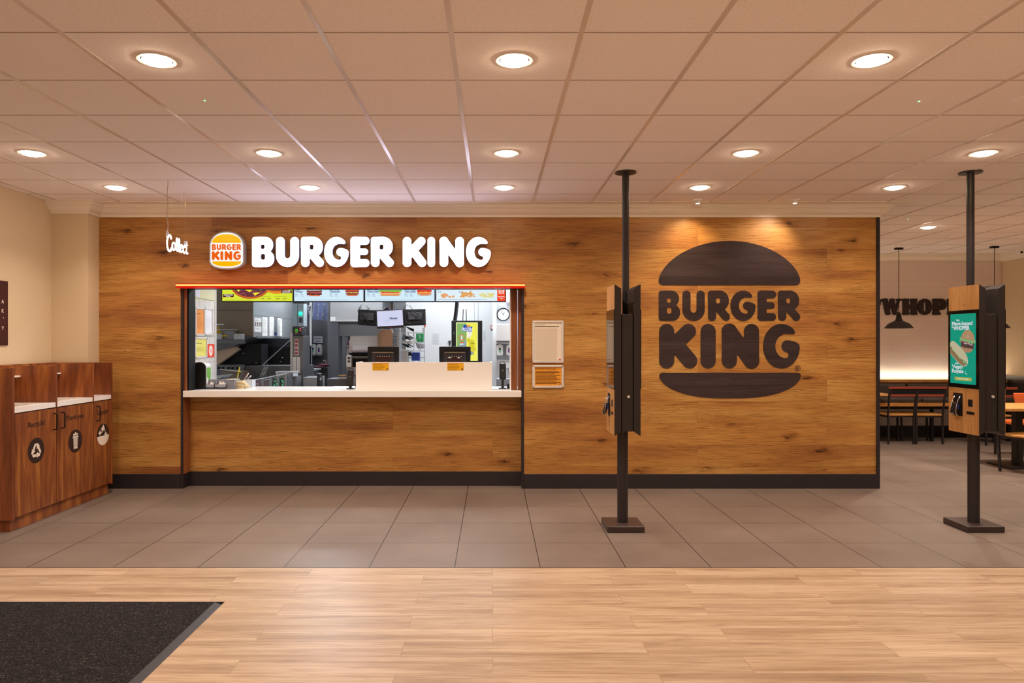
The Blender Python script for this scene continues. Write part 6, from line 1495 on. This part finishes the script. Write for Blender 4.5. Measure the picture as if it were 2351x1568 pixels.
# --- grey wall items
t = thing('wall_clock', 'round white wall clock with a black rim inside the hatch', 'clock', px(1155.3, 722, Yg))
c = px(1155.3, 722, Yg); R_ = 14.8*Yg/F; mG = GY(Yg-.02)
MB().tube([c+Vector((R_*.95*math.cos(q), -.015, R_*.95*math.sin(q))) for q in [2*PI*k/40 for k in range(40)]], .008, 8, True).build('rim', 'blackm', t, smooth=True)
MB().cyl((c.x, Yg-.018, c.z), R_*.95, .018, 40, 'y').build('face', mat('clock_face', '#d8d8dc', .4), t)
m = MB()
for k in range(1, 13):
    q = PI/2-k*PI/6; text(m, str(k), R_*.2, mG, c.x+R_*.74*math.cos(q), c.z+R_*.74*math.sin(q)-R_*.07, .001, .02, 'CENTER')
m.build('numerals', P('#3a3a40'), t)
def hand(mb, ang, L_, w, d):
    ca, sa = math.cos(ang), math.sin(ang); mb.flat([(c.x-ca*.15*L_-sa*w, c.z-sa*.15*L_+ca*w), (c.x-ca*.15*L_+sa*w, c.z-sa*.15*L_-ca*w), (c.x+ca*L_+sa*w*.4, c.z+sa*L_-ca*w*.4), (c.x+ca*L_-sa*w*.4, c.z+sa*L_+ca*w*.4)], mG, d)
m = MB(); hand(m, math.radians(90+30), R_*.75, .0028, .003); m.build('minute_hand', 'blackm', t)
m = MB(); hand(m, math.radians(90-32), R_*.42, .004, .002); m.build('hour_hand', 'blackm', t)
t = thing('towel_dispenser', 'white paper towel dispenser below the wall clock', 'dispenser', px(1156, 787, Yg))
MB().bpx(1139.5, 1180, 744, 783, Yg-.2, .2).build('cover', 'white', t, bevel=.012)
MB().bpx(1143, 1180, 782, 786, Yg-.16, .16).build('towel_slot', 'grey', t, bevel=.004)
MB().bpx(1140, 1180, 786.5, 788.5, Yg-.17, .17).build('lower_tray', 'white', t)
soap(1140.5, 1154.5, 790, 819, Yg, 'white soap dispenser with a green drop on the grey wall', '#a5d8c4')
soap(1161.5, 1176, 790, 819, Yg, 'white soap dispenser with a purple drop on the grey wall, by the right jamb', '#8a3fb0')
solo('fire_switch', MB().bpx(1126, 1132, 747, 756, Yd-.03, .03), mat('red_switch', '#b0403c', .4), 'small red and white switch box at the edge of the white wall', 'switch', bevel=.003, at=px(1129, 756, Yd))
bpy.data.objects['fire_switch']
MB().rect(pxX(1127.5, Yd), pxX(1131.5, Yd), pzZ(755, Yd), pzZ(748.5, Yd), GY(Yd-.03), .001).build('switch_face', 'white', bpy.data.objects['fire_switch'])
t = thing('sink_unit', 'steel hand basin unit behind the right card terminal', 'sink', px(1160, 1000, 9.2))
MB().bpx(1140, 1182, 826, 869, Yg-.1, .1).build('splashback', 'steel', t); MB().bpx(1140, 1182, 869, 1000, Yg-.4, .38).build('basin_front', 'steel_m', t, bevel=.01)
MB().bpx(1147, 1170, 833, 850, Yg-.11, .01).build('notice', 'paper', t)
MB().tube([px(1160, 845, 9.3), px(1168, 848, 9.2), px(1172, 862, 9.2)], .012, 10).build('tap', 'chrome', t, smooth=True)
solo('door_frame', MB().bpx(1131, 1140, 690, 1000, Yg-.03, .025), 'wwall', 'white door frame edge left of the clock wall', 'door frame', at=px(1135, 1000, Yg))
# ================================================================ CAMERA, WORLD, COLOUR
cam = bpy.data.cameras.new('camera'); co = bpy.data.objects.new('camera', cam); C.objects.link(co)
co.location = (0, 0, HC); co.rotation_euler = (math.radians(90), 0, 0)
cam.sensor_fit = 'HORIZONTAL'; cam.sensor_width = 36; cam.lens = F/2351*36; cam.shift_x = (1175.5-VX)/2351; cam.clip_start = .05
bpy.context.scene.camera = co
w = bpy.data.worlds.new('world'); bpy.context.scene.world = w; w.use_nodes = True
w.node_tree.nodes['Background'].inputs[0].default_value = (1, .85, .75, 1); w.node_tree.nodes['Background'].inputs[1].default_value = .1
v = bpy.context.scene.view_settings; v.view_transform = 'Standard'; v.look = 'None'; v.exposure = 0.0; v.gamma = 1; v.use_curve_mapping = False
